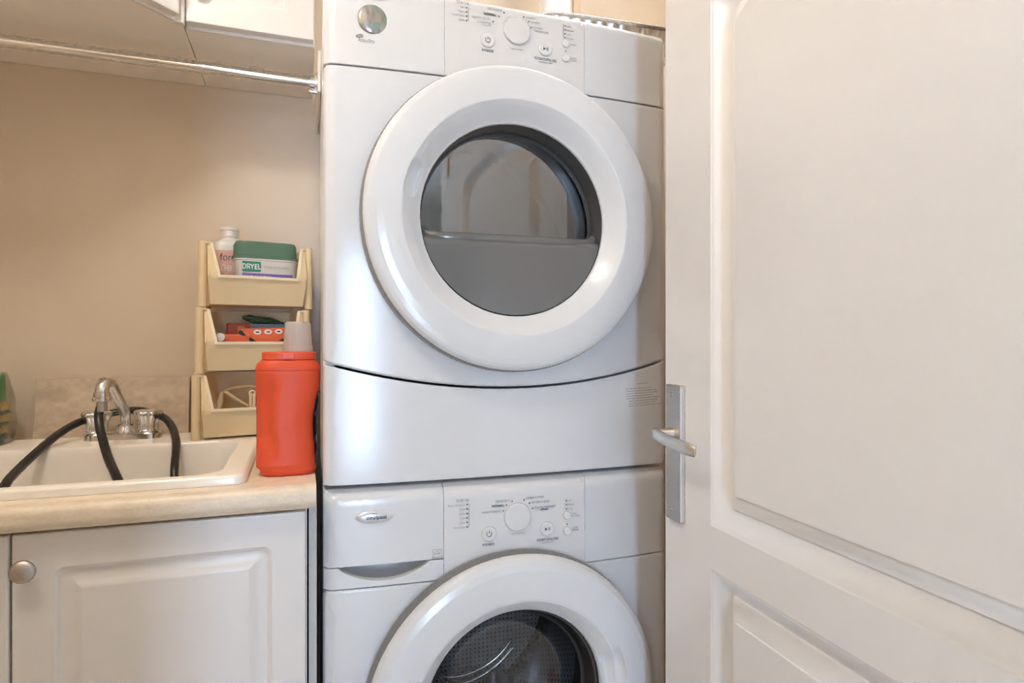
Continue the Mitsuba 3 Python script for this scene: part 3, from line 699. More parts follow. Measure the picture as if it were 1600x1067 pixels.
KNOB = lathe_mesh([(0.006, 0.0), (0.0055, -0.008), (0.007, -0.012), (0.0150, -0.0165), (0.0168, -0.0195), (0.0160, -0.0225), (0.0125, -0.0250), (0.006, -0.0268), (0.0, -0.0272)], 40, 'y', cap1=False)
def knob(x, y, z, parent):
    m = KNOB
    return add('knob', move(m, [x, y, z]), 'mat_nickel', parent, smooth=50, label='brushed round knob')
bk = thing('base_cabinet', 'white raised-panel base cabinet under the sink counter', 'cabinet')
ZB0, ZB1 = 0.10, HC - 0.0425
body = (bx(-0.815, 0.010, 1.111, BY - 0.003, ZB0, ZB1) - bx(-0.797, -0.008, 1.10, BY - 0.02, ZB0 + 0.018, 2))
add('carcass', body, 'mat_cabinet', bk, smooth=20)
add('toe_kick', bx(-0.815, 0.010, 1.16, 1.18, 0.0, ZB0), 'mat_shaded_gable', bk, smooth=20)
YD = 1.0905
d1 = raised_door(bk, -0.402, 0.0075, ZB0 + 0.01, H - 0.2850, YD)
knob(-0.3815, YD, H - 0.3335, d1)
d2 = raised_door(bk, -0.812, -0.4055, ZB0 + 0.01, H - 0.2850, YD)
knob(-0.430, YD, H - 0.3335, d2)
add('end_panel', bx(0.0125, 0.0255, 1.106, 1.70, 0.0, HC - 0.0425), 'mat_shaded_gable', smooth=20, label='narrow end panel between the base cabinet and the washer, its shadow painted in as grey', cat='end panel')

# leaning laminate offcut
kb = rbx(-0.582, -0.262, -0.006, 0.006, 0.0, 0.149, 0.001, 8)
t = tm(kb); t.apply_transform(trimesh.transformations.rotation_matrix(math.radians(-9), [1, 0, 0])); 
add('splash_board', move(t, [0, 1.692, HC + 0.0015]), 'mat_board', smooth=25, label='mottled beige board leaning on the wall behind the faucet', cat='board')

# ------------------------------------------------------------------ upper cabinets, rod
ZU = H + 0.6485
def upper(x0, x1, doors, label):
    k = thing('upper_cabinet', label, 'cabinet', None)
    body = bx(x0, x1, 1.430, BY - 0.002, ZU, CZ - 0.06) - bx(x0 + 0.016, x1 - 0.016, 1.41, BY - 0.012, ZU + 0.016, CZ - 0.08)
    add('carcass', body, 'mat_cabinet_under', k, smooth=20)
    add('light_rail', rbx(x0, x1, 1.424, 1.4302, ZU - 0.0005, ZU + 0.018, 0.002, 8), 'mat_cabinet', k, smooth=25)
    for a, b, hx in doors:
        dk = raised_door(k, a, b, ZU + 0.0065, CZ - 0.065, 1.4045)
        knob(hx, 1.4045, ZU + 0.075, dk)
upper(-0.2275, 0.0285, [(-0.2238, 0.0265, -0.195)], 'white wall cabinet next to the dryer, right of the two above the sink')
kc = thing('upper_cabinet', 'white corner wall cabinet above the faucet with its door set on the diagonal', 'cabinet')
cp = sg.Polygon([(-0.2290, BY - 0.002), (-0.2290, 1.4160), (-0.535, 1.110), (LX + 0.002, 1.110), (LX + 0.002, BY - 0.002)])
add('carcass', ext(cp, ZU, ZU + 0.018) + ext(cp.difference(cp.buffer(-0.016)), ZU, CZ - 0.06), 'mat_cabinet_under', kc, smooth=20)
def diag(m):
    m = rotz(m, 45); m.apply_translation([-0.535, 1.110, 0]); return m
_key = raised_door(kc, 0.012, 0.408, ZU + 0.0065, CZ - 0.065, -0.0235, post=diag)
add('knob', diag(move(KNOB, [0.372, -0.0235, ZU + 0.075])), 'mat_nickel', _key, smooth=50, label='brushed round knob')
add('light_rail', diag(rbx(0.006, 0.422, -0.0062, -0.0004, ZU - 0.0005, ZU + 0.018, 0.002, 8)), 'mat_cabinet', kc, smooth=25)
add('filler_strip', rbx(-0.2450, -0.2245, 1.3945, 1.4085, ZU - 0.003, CZ - 0.065, 0.002, 8), 'mat_cabinet', 'upper_cabinet_001', smooth=25)
# hanging end board that carries the rod
add('rod_board', rbx(0.0350, 0.0418, 1.432, BY - 0.003, H + 0.556, ZU - 0.0008, 0.001, 8), 'mat_cabinet', smooth=25, label='thin white end board below the wall cabinet, carrying the rod end', cat='board')
rk = thing('closet_rod', 'chrome hanging rod below the wall cabinets', 'rod')
add('rod', tube([(-0.83, 1.5, H + 0.604), (-0.5, 1.5, H + 0.604), (0.029, 1.5, H + 0.601)], 0.0122, 28), 'mat_chrome', rk, smooth=60)
fl = tube([(0.0300, 1.5, H + 0.601), (0.0348, 1.5, H + 0.601)], 0.021, 28)
cup = tube([(0.020, 1.5, H + 0.601), (0.034, 1.5, H + 0.601)], 0.0150, 28)
add('flange', cat_(fl, cup), 'mat_chrome', rk, smooth=40)
add('flange', tube([(LX + 0.002, 1.5, H + 0.604), (-0.82, 1.5, H + 0.604)], 0.021, 28), 'mat_chrome', rk, smooth=40)
add('screw', tube([(0.018, 1.49, H + 0.576), (0.0345, 1.49, H + 0.576)], [0.0055, 0.0055], 12), 'mat_chrome', rk, smooth=40)

# ------------------------------------------------------------------ faucet and hose
fk = thing('faucet', 'chrome two-handle faucet on the sink deck in front of the leaning board', 'faucet')
fx, fy = -0.381, 1.607
base = m3.Manifold.batch_hull([m3.Manifold.cylinder(0.012, 0.0245, 0.0235, 32).translate([fx + a, fy, HR]) for a in (-0.053, 0.053)] +
                              [m3.Manifold.cylinder(0.016, 0.019, 0.0185, 32).translate([fx + a, fy, HR]) for a in (-0.053, 0.053)])
add('base_plate', base, 'mat_chrome', fk, smooth=35)
def mod(an, h): return 1 + 0.10 * np.cos(6 * an)
for a in (-0.0525, 0.0490):
    hk = add('handle', move(lathe_mesh([(0.0185, 0.017), (0.0192, 0.020), (0.0195, 0.030), (0.0215, 0.040), (0.0255, 0.0490), (0.0280, 0.0545), (0.0280, 0.0595), (0.0245, 0.0635), (0.012, 0.0655), (0.0, 0.0655)], 72, mod=mod, cap1=False), [fx + a, fy, HR]), 'mat_chrome', fk, smooth=40)
    add('escutcheon', move(lathe_mesh([(0.0195, 0.0145), (0.020, 0.018), (0.0165, 0.0205), (0.010, 0.021)], 32), [fx + a, fy, HR]), 'mat_chrome', hk, smooth=40)
add('spout_collar', move(lathe_mesh([(0.0215, 0.012), (0.0215, 0.018), (0.0175, 0.025), (0.0165, 0.030), (0.0135, 0.033)], 40), [fx + 0.004, fy, HR]), 'mat_chrome', fk, smooth=30)
sx = fx + 0.004
path = spline([(sx, fy, HR + 0.026), (sx, fy, HR + 0.045), (sx, fy - 0.006, HR + 0.058), (sx - 0.001, fy - 0.045, HR + 0.089), (sx - 0.003, fy - 0.090, HR + 0.123), (sx - 0.005, fy - 0.112, HR + 0.1355), (sx - 0.008, fy - 0.128, HR + 0.134), (sx - 0.010, fy - 0.1365, HR + 0.122), (sx - 0.0105, fy - 0.137, HR + 0.104)], 80)
add('spout', tube(path, np.interp(np.linspace(0, 1, 80), [0, 0.25, 0.6, 0.8, 1], [0.0105, 0.0112, 0.0115, 0.0128, 0.0130]), 24), 'mat_chrome', fk, smooth=60)
tx, ty = sx - 0.0105, fy - 0.137
add('aerator', move(lathe_mesh([(0.0118, 0.118), (0.0145, 0.116), (0.0150, 0.110), (0.0150, 0.106), (0.0172, 0.1045), (0.0172, 0.0985), (0.0135, 0.0965), (0.0115, 0.096)], 32), [tx, ty, HR]), 'mat_chrome', fk, smooth=30)
hz = lambda r: H + r
hk = thing('hose', 'black rubber hose hanging from the faucet spout and looping behind it into the sink', 'hose')
add('coupling', move(lathe_mesh([(0.0092, 0.097), (0.0098, 0.094), (0.0094, 0.090), (0.0100, 0.086), (0.0094, 0.082), (0.0098, 0.0765)], 24), [tx, ty, HR]), 'mat_steel', hk, smooth=40)
hp = spline([(tx, ty, HR + 0.090), (-0.393, 1.470, hz(-0.150)), (-0.385, 1.452, hz(-0.182)), (-0.359, 1.40, hz(-0.227)), (-0.324, 1.33, hz(-0.262)), (-0.285, 1.27, hz(-0.34)), (-0.25, 1.25, hz(-0.425)), (-0.20, 1.31, hz(-0.445)), (-0.195, 1.38, hz(-0.41)), (-0.235, 1.412, hz(-0.33)),
              (-0.248, 1.43, hz(-0.275)), (-0.255, 1.49, hz(-0.228)), (-0.274, 1.56, hz(-0.196)), (-0.311, 1.62, hz(-0.172)), (-0.372, 1.650, hz(-0.161)), (-0.415, 1.650, hz(-0.166)), (-0.463, 1.62, hz(-0.178)), (-0.495, 1.53, hz(-0.206)), (-0.512, 1.42, hz(-0.245)), (-0.510, 1.34, hz(-0.275)), (-0.50, 1.28, hz(-0.36)), (-0.47, 1.24, hz(-0.43))], 260)
add('tube', tube(hp, 0.0082, 16), 'mat_rubber', hk, smooth=60)

# ------------------------------------------------------------------ stacking bins
BR = 12.0
def bin_(i, z0, dx, label):
    """local: x across, y depth (0 front), z up"""
    Wd, Dp, Hh = 0.238, 0.146, 0.147
    W = T().translate([-0.223 + dx, 1.512, z0]).rotate([0, 0, 1], BR)
    k = thing('storage_bin', label, 'storage bin', 'stacking storage bins')
    P = lambda name, mesh, mat, parent=k, **q: add(name, mesh, mat, parent, tw=W, **q)
    zb, zl, zt = 0.005, 0.068, 0.143
    x0, x1 = 0.013, Wd - 0.013
    th = 0.0025
    # the front wall: notched, leaning out to the lip
    def lean(v):
        v = v.copy(); z = v[:, 2]
        v[:, 1] += np.where(z < zl, -0.016 * np.clip((z - zb) / (zl - zb), 0, 1), -0.016 + 0.026 * (z - zl) / (zt - zl)); return v
    full = sg.Polygon([(x0 + 0.006, zb), (x1 - 0.006, zb), (x1, zt), (x0, zt)])
    notch = sg.Polygon([(x0 + 0.009, zt + 0.01), (x0 + 0.009, zt), (x0 + 0.023, zl), (x1 - 0.023, zl), (x1 - 0.009, zt), (x1 - 0.009, zt + 0.01)])
    fp = full.difference(notch)
    fp = fp.intersection(sg.box(x0, zb, x1, 1).buffer(-0.012).buffer(0.012, quad_segs=5).union(sg.box(x0 - 1, zb + 0.02, x1 + 1, 1)))
    t = tm(ext(fp, 0, th).refine_to_length(0.012)); v = t.vertices
    front = trimesh.Trimesh(lean(np.c_[v[:, 0], th - v[:, 2], v[:, 1]]), t.faces, process=False)
    def plate(pts, n):
        p = np.asarray(pts, float); n = np.asarray(n, float) * th
        return loft([p, p + n], True, True)
    def side(xa, xb, sg_):
        return plate([(xb, 0.0, zb), (xa, -0.016, zl), (xa, 0.010, zt), (xa, Dp, zt), (xb, Dp - 0.006, zb)], (sg_, 0, 0))
    bck = plate([(x0 + 0.006, Dp - 0.006, zb), (x1 - 0.006, Dp - 0.006, zb), (x1, Dp, zt), (x0, Dp, zt)], (0, -1, 0))
    btm = bx(x0 + 0.008, x1 - 0.008, 0.001, Dp - 0.006, zb, zb + th)
    P('tub', cat_(front, side(x0, x0 + 0.006, 1), side(x1, x1 - 0.006, -1), bck, btm), 'mat_cream', smooth=25)
    # raised flange round the opening
    fl2 = notch.buffer(0.0042, join_style=2).difference(notch.buffer(-0.0022, join_style=2)).intersection(sg.box(-1, -1, 1, zt + 0.0005))
    t = tm(ext(fl2, 0, 0.0065).refine_to_length(0.012)); v = t.vertices
    fl_ = trimesh.Trimesh(lean(np.c_[v[:, 0], 0.001 - v[:, 2], v[:, 1]]), t.faces, process=False)
    fl_ = cat_(fl_, bx(x0 - 0.016, x0 + 0.010, 0.004, 0.012, zt - 0.0015, zt + 0.0012), bx(x1 - 0.010, x1 + 0.016, 0.004, 0.012, zt - 0.0015, zt + 0.0012),
               bx(x0 - 0.006, x0 + 0.002, 0.012, Dp, zt - 0.0015, zt + 0.0015), bx(x1 - 0.002, x1 + 0.006, 0.012, Dp, zt - 0.0015, zt + 0.0015), bx(x0, x1, Dp - 0.002, Dp + 0.006, zt - 0.0015, zt + 0.0015))
    P('rim', fl_, 'mat_cream_light', smooth=25)
    for (px_, py_) in ((0.004, 0.012), (Wd - 0.004, 0.012), (0.024, Dp + 0.0105), (Wd - 0.024, Dp + 0.0105)):
        P('post', tube([(px_, py_, 0.0), (px_, py_, Hh - 0.0005)], [0.0098, 0.0092], 20), 'mat_cream', smooth=40)
    return k, W
ZK = HR + 0.0005
bin_(0, ZK, 0.0, 'cream plastic stacking bin standing on the sink deck, lowest of three, with pegs inside')
bin_(1, ZK + 0.1495, 0.007, 'cream plastic stacking bin with orange packets, middle of three')
_, WB = bin_(2, ZK + 0.2985, 0.013, 'cream plastic stacking bin with the pink-label bottle and the green-lidded tub, topmost of three')
def inbin(x, y, z, i):
    """bin coordinates -> world transform"""
    return T().translate([-0.223 + (0.0, 0.007, 0.013)[i], 1.512, ZK + (0, 0.1495, 0.2985)[i]]).rotate([0, 0, 1], BR).translate([x, y, z])
FZ = 0.0085
# contents of the top bin: bottle and tub
bw = inbin(0.071, 0.1115, FZ, 2).scale([1, 0.90, 1.17])
bt = thing('powder_bottle', 'white bottle with a pink label at the left of the top bin', 'bottle')
def sq(a, b, n, z, e=3.2):
    t_ = np.arange(n) * 2 * PI / n; c, s_ = np.cos(t_), np.sin(t_)
    return np.c_[a * np.sign(c) * np.abs(c) ** (2 / e), b * np.sign(s_) * np.abs(s_) ** (2 / e), np.full(n, z)]
add('body', loft([sq(0.034, 0.022, 48, 0.0), sq(0.038, 0.026, 48, 0.004), sq(0.038, 0.026, 48, 0.112), sq(0.037, 0.0255, 48, 0.122), sq(0.032, 0.023, 48, 0.130), sq(0.022, 0.019, 48, 0.135, 2.4), sq(0.019, 0.0175, 48, 0.137, 2.0), sq(0.019, 0.0175, 48, 0.141, 2.0)]), 'mat_bottle_white', bt, tw=bw, smooth=40)
add('cap', lathe_mesh([(0.0185, 0.1405), (0.0195, 0.142), (0.0195, 0.154), (0.0215, 0.155), (0.0215, 0.160), (0.020, 0.1615), (0.0, 0.162)], 40, cap1=False), 'mat_bottle_white', bt, tw=bw, smooth=30)
lab_ = [sq(0.0384, 0.0264, 48, zz)[24:] for zz in (0.030, 0.112)]
def strip_(loops):
    L_ = np.array(loops); n = L_.shape[1]; v = L_.reshape(-1, 3); f = []
    for j in range(n - 1): f += [[j, j + 1, n + j + 1], [j, n + j + 1, n + j]]
    return trimesh.Trimesh(v, f, process=False)
lk = add('label', strip_(lab_), 'mat_pink', bt, tw=bw, smooth=False, label='pink paper label')
def front_text(s, h, x, z, y, bold=False, al='l'):
    m = text(s, h, bold, al); v = m.vertices; return trimesh.Trimesh(np.c_[v[:, 0] + x, y - v[:, 2], v[:, 1] + z], m.faces, process=False)
add('lettering', front_text('forever', 0.0135, -0.025, 0.091, -0.0268), 'mat_brown_print', lk, tw=bw, smooth=False)
add('lettering', front_text('new', 0.0165, -0.022, 0.070, -0.0268), 'mat_white_print', lk, tw=bw, smooth=False)
add('lettering', front_text('fabric washing powder', 0.0042, -0.028, 0.060, -0.0268, True), 'mat_brown_print', lk, tw=bw, smooth=False)
add('lettering', front_text('lessive en poudre', 0.0042, -0.028, 0.052, -0.0268, True), 'mat_brown_print', lk, tw=bw, smooth=False)
tbw = inbin(0.142, 0.049, FZ, 2).scale([0.94, 0.70, 1.19])
tb = thing('care_tub', 'clear tub with a translucent green lid at the right of the top bin', 'tub')
add('body', loft([sq(0.066, 0.040, 56, 0.0, 4), sq(0.070, 0.044, 56, 0.004, 4), sq(0.0745, 0.047, 56, 0.086, 4), sq(0.0765, 0.049, 56, 0.087, 4), sq(0.0765, 0.049, 56, 0.090, 4)]), 'mat_tub', tb, tw=tbw, smooth=40)
add('lid', loft([sq(0.0780, 0.0505, 56, 0.0902, 4), sq(0.0785, 0.051, 56, 0.0945, 4), sq(0.0745, 0.047, 56, 0.096, 4), sq(0.0735, 0.046, 56, 0.118, 4), sq(0.070, 0.043, 56, 0.124, 4), sq(0.04, 0.025, 56, 0.1255, 4)], False, True), 'mat_green_lid', tb, tw=tbw, smooth=40, label='translucent green lid')
yf = -0.0478
tl = add('label', bx(-0.0585, -0.0160, yf - 0.0006, yf + 0.002, 0.0640, 0.0835), 'mat_green', tb, tw=tbw, smooth=False, label='green label square')
add('lettering', front_text('DRYEL', 0.0100, -0.0372, 0.0688, yf - 0.0010, True, 'c'), 'mat_white_print', tl, tw=tbw, smooth=False)
add('stripe', bx(-0.0585, 0.060, yf - 0.0004, yf + 0.004, 0.0505, 0.0605), 'mat_purple', tb, tw=tbw, smooth=False, label='purple stripe')
add('lettering', front_text('at-home dry cleaning kit', 0.0040, -0.056, 0.0535, yf - 0.0008), 'mat_white_print', tb, tw=tbw, smooth=False)
add('lettering', front_text('fabric care', 0.0036, -0.034, 0.041, yf - 0.0008, True), 'mat_print_grey', tb, tw=tbw, smooth=False)
add('lettering', front_text('cleans and freshens', 0.0046, -0.008, 0.072, yf - 0.0008), 'mat_print_pale', tb, tw=tbw, smooth=False)
# contents of the middle bin
mw = lambda x, y, z=FZ: inbin(x, y, z, 1)
add('red_box', rbx(-0.034, 0.034, -0.013, 0.013, 0.0, 0.106, 0.0015, 8), 'mat_red', tw=mw(0.103, 0.098), smooth=25, label='red carton with an amber square, left one at the back of the middle bin', cat='box')
add('carton_mark', bx(-0.012, 0.004, -0.0004, 0.0002, 0.074, 0.099), 'mat_amber', 'red_box', tw=mw(0.103, 0.0846), smooth=False)
add('blue_grey_box', rbx(-0.040, 0.040, -0.013, 0.013, 0.0, 0.105, 0.0015, 8), 'mat_blue_grey', tw=mw(0.158, 0.085), smooth=25, label='blue-grey carton with an orange ring behind the orange packet in the middle bin', cat='box')
ring_ = sg.Point(0, 0).buffer(0.0095, quad_segs=8).difference(sg.Point(0, 0).buffer(0.0065, quad_segs=8))
rm_ = tm(ext(ring_, 0, 0.0005)); v = rm_.vertices
add('carton_mark', trimesh.Trimesh(np.c_[v[:, 0], -v[:, 2], v[:, 1] + 0.089], rm_.faces, process=False), 'mat_amber', 'blue_grey_box', tw=mw(0.150, 0.0717), smooth=False)
ow = mw(0.146, 0.030).scale([0.95, 1, 1.22])
ok_ = thing('orange_packet', 'orange packet with black corners and three white ovals in the middle bin', 'packet')
pk = sg.Polygon([(-0.062, 0.075), (0.062, 0.079), (0.064, 0.06), (0.04, 0.0), (-0.03, 0.0), (-0.060, 0.070)])
m_ = tm(ext(pk, -0.004, 0.004)); v = m_.vertices
add('pouch', trimesh.Trimesh(np.c_[v[:, 0], -v[:, 2], v[:, 1]], m_.faces, process=False), 'mat_red_orange', ok_, tw=ow, smooth=20)
for pts in ([(-0.058, 0.0735), (-0.064, 0.068), (-0.040, 0.052), (-0.022, 0.050), (-0.034, 0.058), (-0.046, 0.062)], [(0.066, 0.070), (0.060, 0.068), (0.046, 0.058), (0.030, 0.053), (0.064, 0.048)]):
    m_ = tm(ext(sg.Polygon(pts), 0.0005, 0.0050)); v = m_.vertices
    add('black_corner', trimesh.Trimesh(np.c_[v[:, 0], -v[:, 2], v[:, 1]], m_.faces, process=False), 'mat_black', ok_, tw=ow, smooth=False)
for xx in (-0.020, 0.005, 0.030):
    o_ = affinity.scale(sg.Point(0, 0).buffer(1, quad_segs=8), 0.0092, 0.0046)
    m_ = tm(ext(o_, 0, 0.0006)); v = m_.vertices
    e_ = add('oval_mark', trimesh.Trimesh(np.c_[v[:, 0] + xx, -0.0042 - v[:, 2], v[:, 1] + 0.0695 + 0.03 * xx], m_.faces, process=False), 'mat_white_print', ok_, tw=ow, smooth=False)
    o2 = affinity.scale(sg.Point(0, 0).buffer(1, quad_segs=6), 0.0048, 0.0016)
    m_ = tm(ext(o2, 0, 0.0003)); v = m_.vertices
    add('oval_centre', trimesh.Trimesh(np.c_[v[:, 0] + xx, -0.0049 - v[:, 2], v[:, 1] + 0.0695 + 0.03 * xx], m_.faces, process=False), 'mat_print', e_, tw=ow, smooth=False)
add('flat_packet', rbx(-0.030, 0.030, -0.020, 0.020, 0.0, 0.079, 0.003, 8), 'mat_red_orange', tw=mw(0.082, 0.045), smooth=25, label='low orange packet between the small white cap and the ovals packet in the middle bin', cat='packet')
tbk = tube([(0.0, -0.012, 0.0), (0.0, 0.012, 0.0), (0.0, 0.075, 0.0)], [0.0095, 0.0095, 0.011], 20)
add('white_tube', move(tbk, [0.0, 0.0, 0.072]), 'mat_bottle_white', tw=mw(0.046, 0.018), smooth=30, label='small white tube end peeking over the lip at the left of the middle bin', cat='tube')
add('tube_rest', bx(-0.010, 0.010, 0.03, 0.07, 0.0, 0.0605), 'mat_blue_grey', tw=mw(0.046, 0.018), smooth=20, label='small grey block under the white tube in the middle bin', cat='box')
g_ = trimesh.creation.icosphere(3, 1.0); v = g_.vertices * [0.050, 0.012, 0.010]
v = v + 0.006 * (meshkit.noise(g_.vertices * 3.0, 5)[:, None] - 0.5) * g_.vertices
g_.vertices = v; g_.apply_transform(trimesh.transformations.rotation_matrix(math.radians(9), [0, 1, 0]))
add('green_pouch', g_, 'mat_dark_green', tw=mw(0.150, 0.092, FZ + 0.113), smooth=60, label='crumpled dark green pouch lying on the cartons in the middle bin', cat='pouch')
# pegs in the lowest bin
lw = lambda x, y, z=FZ: inbin(x, y, z, 0)
def hanger_clip(x, y, rz, label, pts, r=0.0045):
    add('plastic_clip', tube(spline(pts, 40), r, 10, flat=((0, 1, 0), 1.6)), 'mat_cream', tw=lw(x, y).rotate([0, 0, 1], rz), smooth=50, label=label, cat='clip', group='cream clips in the lowest bin')
hanger_clip(0.050, 0.040, 0, 'cream plastic clip bent like a V at the left of the lowest bin', [(-0.022, 0, 0.082), (-0.010, 0, 0.066), (0.0, 0, 0.055), (0.006, 0, 0.062), (0.008, 0, 0.080), (0.010, 0, 0.094)])
hanger_clip(0.085, 0.050, 0, 'cream plastic hoop arching in the middle of the lowest bin', [(-0.030, 0, 0.010), (-0.032, 0, 0.055), (-0.022, 0, 0.092), (0.004, 0, 0.104), (0.035, 0, 0.106), (0.055, 0, 0.100)])
hanger_clip(0.095, 0.035, 0, 'cream plastic bar slanting under the hoop in the lowest bin', [(-0.030, 0, 0.096), (-0.010, 0, 0.080), (0.012, 0, 0.064), (0.020, 0, 0.058)])
pg = cat_(tube([(-0.004, 0, 0.0), (-0.004, 0, 0.09)], 0.0035, 10), tube([(0.004, 0, 0.0), (0.004, 0, 0.09)], 0.0035, 10), tube([(-0.006, 0, 0.060), (0.006, 0, 0.060)], 0.004, 10),
          tube([(0.0065 * math.cos(q), 0, 0.090 + 0.0065 * math.sin(q)) for q in np.linspace(-PI / 2, 3 * PI / 2, 18)], 0.0022, 8))
add('clothes_peg', pg, 'mat_cream', tw=lw(0.122, 0.020), smooth=50, label='upright cream clothes peg with a round spring eye in the lowest bin', cat='clothes peg')

# ------------------------------------------------------------------ orange bottle with cup
OB = (-0.0215, 1.182)
def orange():
    k = thing('detergent_bottle', 'orange plastic detergent jug on the counter beside the dryer', 'bottle')
    n = 72
    prof = [(0.0, 0.041, 0.030, 0), (0.0015, 0.0445, 0.033, 0), (0.006, 0.0475, 0.036, 0), (0.020, 0.0500, 0.038, 0), (0.050, 0.0495, 0.038, 0.3), (0.080, 0.0480, 0.0375, 1.0), (0.105, 0.0485, 0.0375, 1.0), (0.130, 0.0510, 0.038, 0.9), (0.150, 0.0535, 0.038, 0.5), (0.170, 0.0550, 0.0385, 0.1), (0.1835, 0.0550, 0.039, 0), (0.1850, 0.0540, 0.038, 0),
            (0.1856, 0.0540, 0.038, 0), (0.1870, 0.0555, 0.039, 0), (0.193, 0.0545, 0.038, 0), (0.199, 0.0510, 0.036, 0), (0.203, 0.0465, 0.034, 0), (0.2045, 0.0440, 0.033, 0)]
    P_ = np.array(prof); zz = np.unique(np.r_[P_[:, 0], np.linspace(0, 0.1835, 48)])
    loops = []
    for z_ in zz:
        a, b, g = (np.interp(z_, P_[:, 0], P_[:, c]) for c in (1, 2, 3))
        q = sq(a, b, n, z_, 3.0)
        # a grip pressed into the left of the face
        xs = q[:, 0] / a; fr_ = (q[:, 1] < 0)
        dent = min(1.0, g * 1.2) * (1 / (1 + np.exp((xs + 0.50 - 0.25 * (1 - g)) / 0.045))) * 0.012 * fr_
        q[:, 1] += dent; q[:, 0] -= 0.8 * (0.055 - a) * (0.015 < z_ < 0.184)
        rd = 0.0012 * np.exp(-((z_ - 0.095) / 0.014) ** 2 - ((q[:, 0] - 0.004) / 0.014) ** 2) * fr_
        q[:, 1] -= rd
        loops.append(q)
    add('body', move(loft(loops), [OB[0], OB[1], HC]), 'mat_orange', k, smooth=45)
    lid = [sq(0.0440, 0.0325, n, 0.2045, 2.8), sq(0.0460, 0.034, n, 0.2055, 2.8), sq(0.0462, 0.034, n, 0.2165, 2.8), sq(0.0445, 0.0325, n, 0.2185, 2.8), sq(0.025, 0.02, n, 0.2190, 2.4)]
    lk = add('lid', move(loft(lid), [OB[0] + 0.0015, OB[1], HC]), 'mat_orange_lid', k, smooth=35)
    add('lid_latch', move(rbx(-0.010, 0.010, -0.0362, -0.030, 0.2060, 0.2175, 0.001, 8), [OB[0] + 0.0005, OB[1], HC]), 'mat_orange_lid', lk, smooth=25)
    ln = [sq(0.0545, 0.0385, n, z_, 3.0)[: n // 4 - 4] for z_ in (0.03, 0.15)]
    # printed label on the right-hand side
    ll = []
    for z_ in (0.030, 0.06, 0.09, 0.12, 0.145):
        a, b = (np.interp(z_, P_[:, 0], P_[:, c]) for c in (1, 2)); q = sq(a + 0.0006, b + 0.0006, n, z_, 3.0); ll.append(np.vstack([q[-4:], q[:14]]))
    L_ = np.array(ll); m_, c_ = L_.shape[:2]; f = []
    for i in range(m_ - 1):
        for j in range(c_ - 1): a_ = i * c_ + j; f += [[a_, a_ + 1, a_ + c_ + 1], [a_, a_ + c_ + 1, a_ + c_]]
    add('label', trimesh.Trimesh(L_.reshape(-1, 3) + [OB[0], OB[1], HC], f, process=False), 'mat_navy', k, smooth=True, label='dark navy side label')
orange()
cupm = lathe_mesh([(0.0262, 0.0), (0.0262, 0.0015), (0.0255, 0.009), (0.0245, 0.012), (0.0225, 0.046), (0.0215, 0.051), (0.0195, 0.0535), (0.0, 0.054)], 48, cap0=False, cap1=False)
add('measuring_cup', move(cupm, [-0.0055, OB[1] + 0.002, HC + 0.2192]), 'mat_frosted', smooth=40, label='frosted plastic measuring cup upside down on the orange jug', cat='cup')

# ------------------------------------------------------------------ bag with sponges at the left
SXc, SYc = -0.660, 1.612
for i in range(3):
    k = thing('sponge', ['yellow sponge lowest in the clear bag by the sink', 'yellow sponge in the middle of the pile in the clear bag', 'yellow sponge topmost in the pile in the clear bag'][i], 'sponge', 'sponges in the clear bag')
    z_ = HR + 0.013 + i * 0.0258; jx = (0.0, 0.003, 0.006)[i]
    add('foam', rbx(SXc - 0.055 + jx, SXc + 0.048 + jx, SYc - 0.034, SYc + 0.034, z_ + 0.0062, z_ + 0.0245, 0.003, 8), 'mat_sponge', k, smooth=30)
    add('scouring_pad', rbx(SXc - 0.055 + jx, SXc + 0.047 + jx, SYc - 0.034, SYc + 0.034, z_, z_ + 0.0060, 0.002, 8), 'mat_scour', k, smooth=30)
add('bag_base', rbx(SXc - 0.06, SXc + 0.045, SYc - 0.036, SYc + 0.036, HR + 0.0012, HR + 0.0125, 0.004, 8), 'mat_scour', smooth=30, label='dark scouring sponge flat under the yellow sponges in the clear bag', cat='sponge')
add('green_card', rbx(SXc - 0.075, SXc + 0.053, SYc - 0.012, SYc + 0.012, HR + 0.0915, HR + 0.150, 0.004, 8), 'mat_bright_green', smooth=30, label='bright green packet standing on the sponges in the clear bag', cat='packet')
sm_ = loft([lift(rrect(-0.06, 0.062, -0.043, 0.043, 0.015), 0.001), lift(rrect(-0.065, 0.064, -0.046, 0.046, 0.016), 0.02), lift(rrect(-0.064, 0.062, -0.044, 0.044, 0.016), 0.09), lift(rrect(-0.085, 0.058, -0.024, 0.024, 0.012), 0.135), lift(rrect(-0.085, 0.058, -0.015, 0.015, 0.006), 0.153)], True, False)
sm_ = tm(sm_).subdivide().subdivide(); vv = sm_.vertices.copy(); nn = meshkit.noise(vv * 45.0, 2); sm_.vertices = vv + (nn[:, None] - 0.5) * [0.006, 0.006, 0]
add('plastic_bag', move(sm_, [SXc, SYc, HR]), 'mat_clear_film', smooth=40, label='clear plastic bag of sponges at the left end of the sink deck', cat='bag')

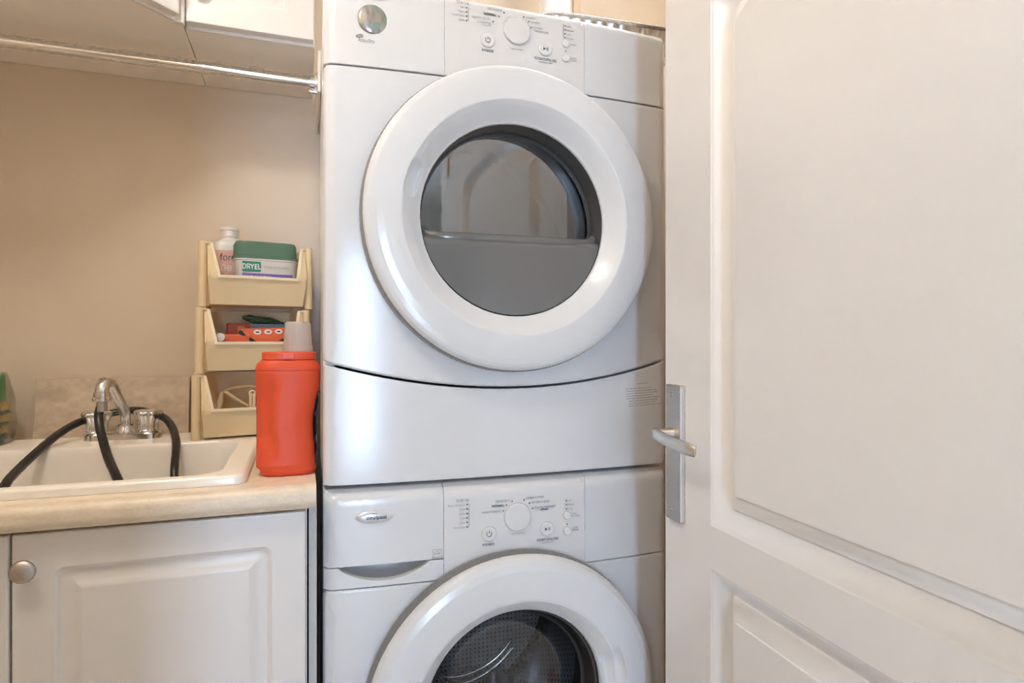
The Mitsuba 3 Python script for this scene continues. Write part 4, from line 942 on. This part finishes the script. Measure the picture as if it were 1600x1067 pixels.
# ------------------------------------------------------------------ on top of the dryer
def foil_tray():
    k = thing('foil_tray', 'crinkled aluminium foil tray lying on top of the dryer', 'tray')
    ZT = Z0D + HD + 0.0005
    W = T().translate([0.655, 1.315, ZT]).rotate([0, 0, 1], -3.8)
    n = 240
    def loop(a, b, r, z_, amp):
        q = []
        per = rrect(-a, a, -b, b, r, 24); P_ = np.vstack([per, per[:1]]); s_ = np.r_[0, np.cumsum(np.linalg.norm(np.diff(P_, axis=0), axis=1))]
        t_ = np.linspace(0, s_[-1], n, endpoint=False); p = np.c_[np.interp(t_, s_, P_[:, 0]), np.interp(t_, s_, P_[:, 1])]
        tg = np.roll(p, -1, 0) - np.roll(p, 1, 0); nr = np.c_[tg[:, 1], -tg[:, 0]]; nr /= np.linalg.norm(nr, axis=1, keepdims=True)
        rnd = np.random.RandomState(4); wv = np.sin(np.arange(n) * 2 * PI / 6) + 0.6 * rnd.randn(n) * 0.5
        return lift(p + nr * (amp * wv)[:, None], z_)
    ls = [loop(0.135, 0.085, 0.03, 0.0008, 0), loop(0.150, 0.095, 0.035, 0.003, 0.0), loop(0.157, 0.102, 0.04, 0.020, 0.0016), loop(0.165, 0.112, 0.043, 0.048, 0.0016), loop(0.168, 0.116, 0.045, 0.060, 0.0008), loop(0.175, 0.123, 0.05, 0.0625, 0.0)]
    add('pan', loft(ls, True, False), 'mat_foil', k, tw=W, smooth=25)
    rimp = loop(0.1755, 0.1235, 0.05, 0.0625, 0.0); rimp = np.vstack([rimp, rimp[:1]])
    add('rolled_rim', tube(rimp, 0.0024, 8, cap=False), 'mat_foil', k, tw=W, smooth=60)
foil_tray()
pk_ = thing('vent_pipe', 'white upright pipe behind the foil tray on the dryer', 'pipe')
add('pipe', move(lathe_mesh([(0.043, 0.0), (0.043, 0.60)], 40), [0.660, 1.560, Z0D + HD + 0.001]), 'mat_pipe', pk_, smooth=40)
add('collar', move(lathe_mesh([(0.052, 0.0), (0.052, 0.05), (0.045, 0.054), (0.0425, 0.054)], 40), [0.660, 1.560, Z0D + HD + 0.001]), 'mat_pipe', pk_, smooth=40)
struct('trim_2', rbx(0.790, 0.815, BY - 0.012, BY - 0.0005, 0, CZ - 0.01, 0.002, 8), 'mat_strip', 'tan vertical strip on the wall above the dryer')  # thin tan strip standing slightly out from the back wall
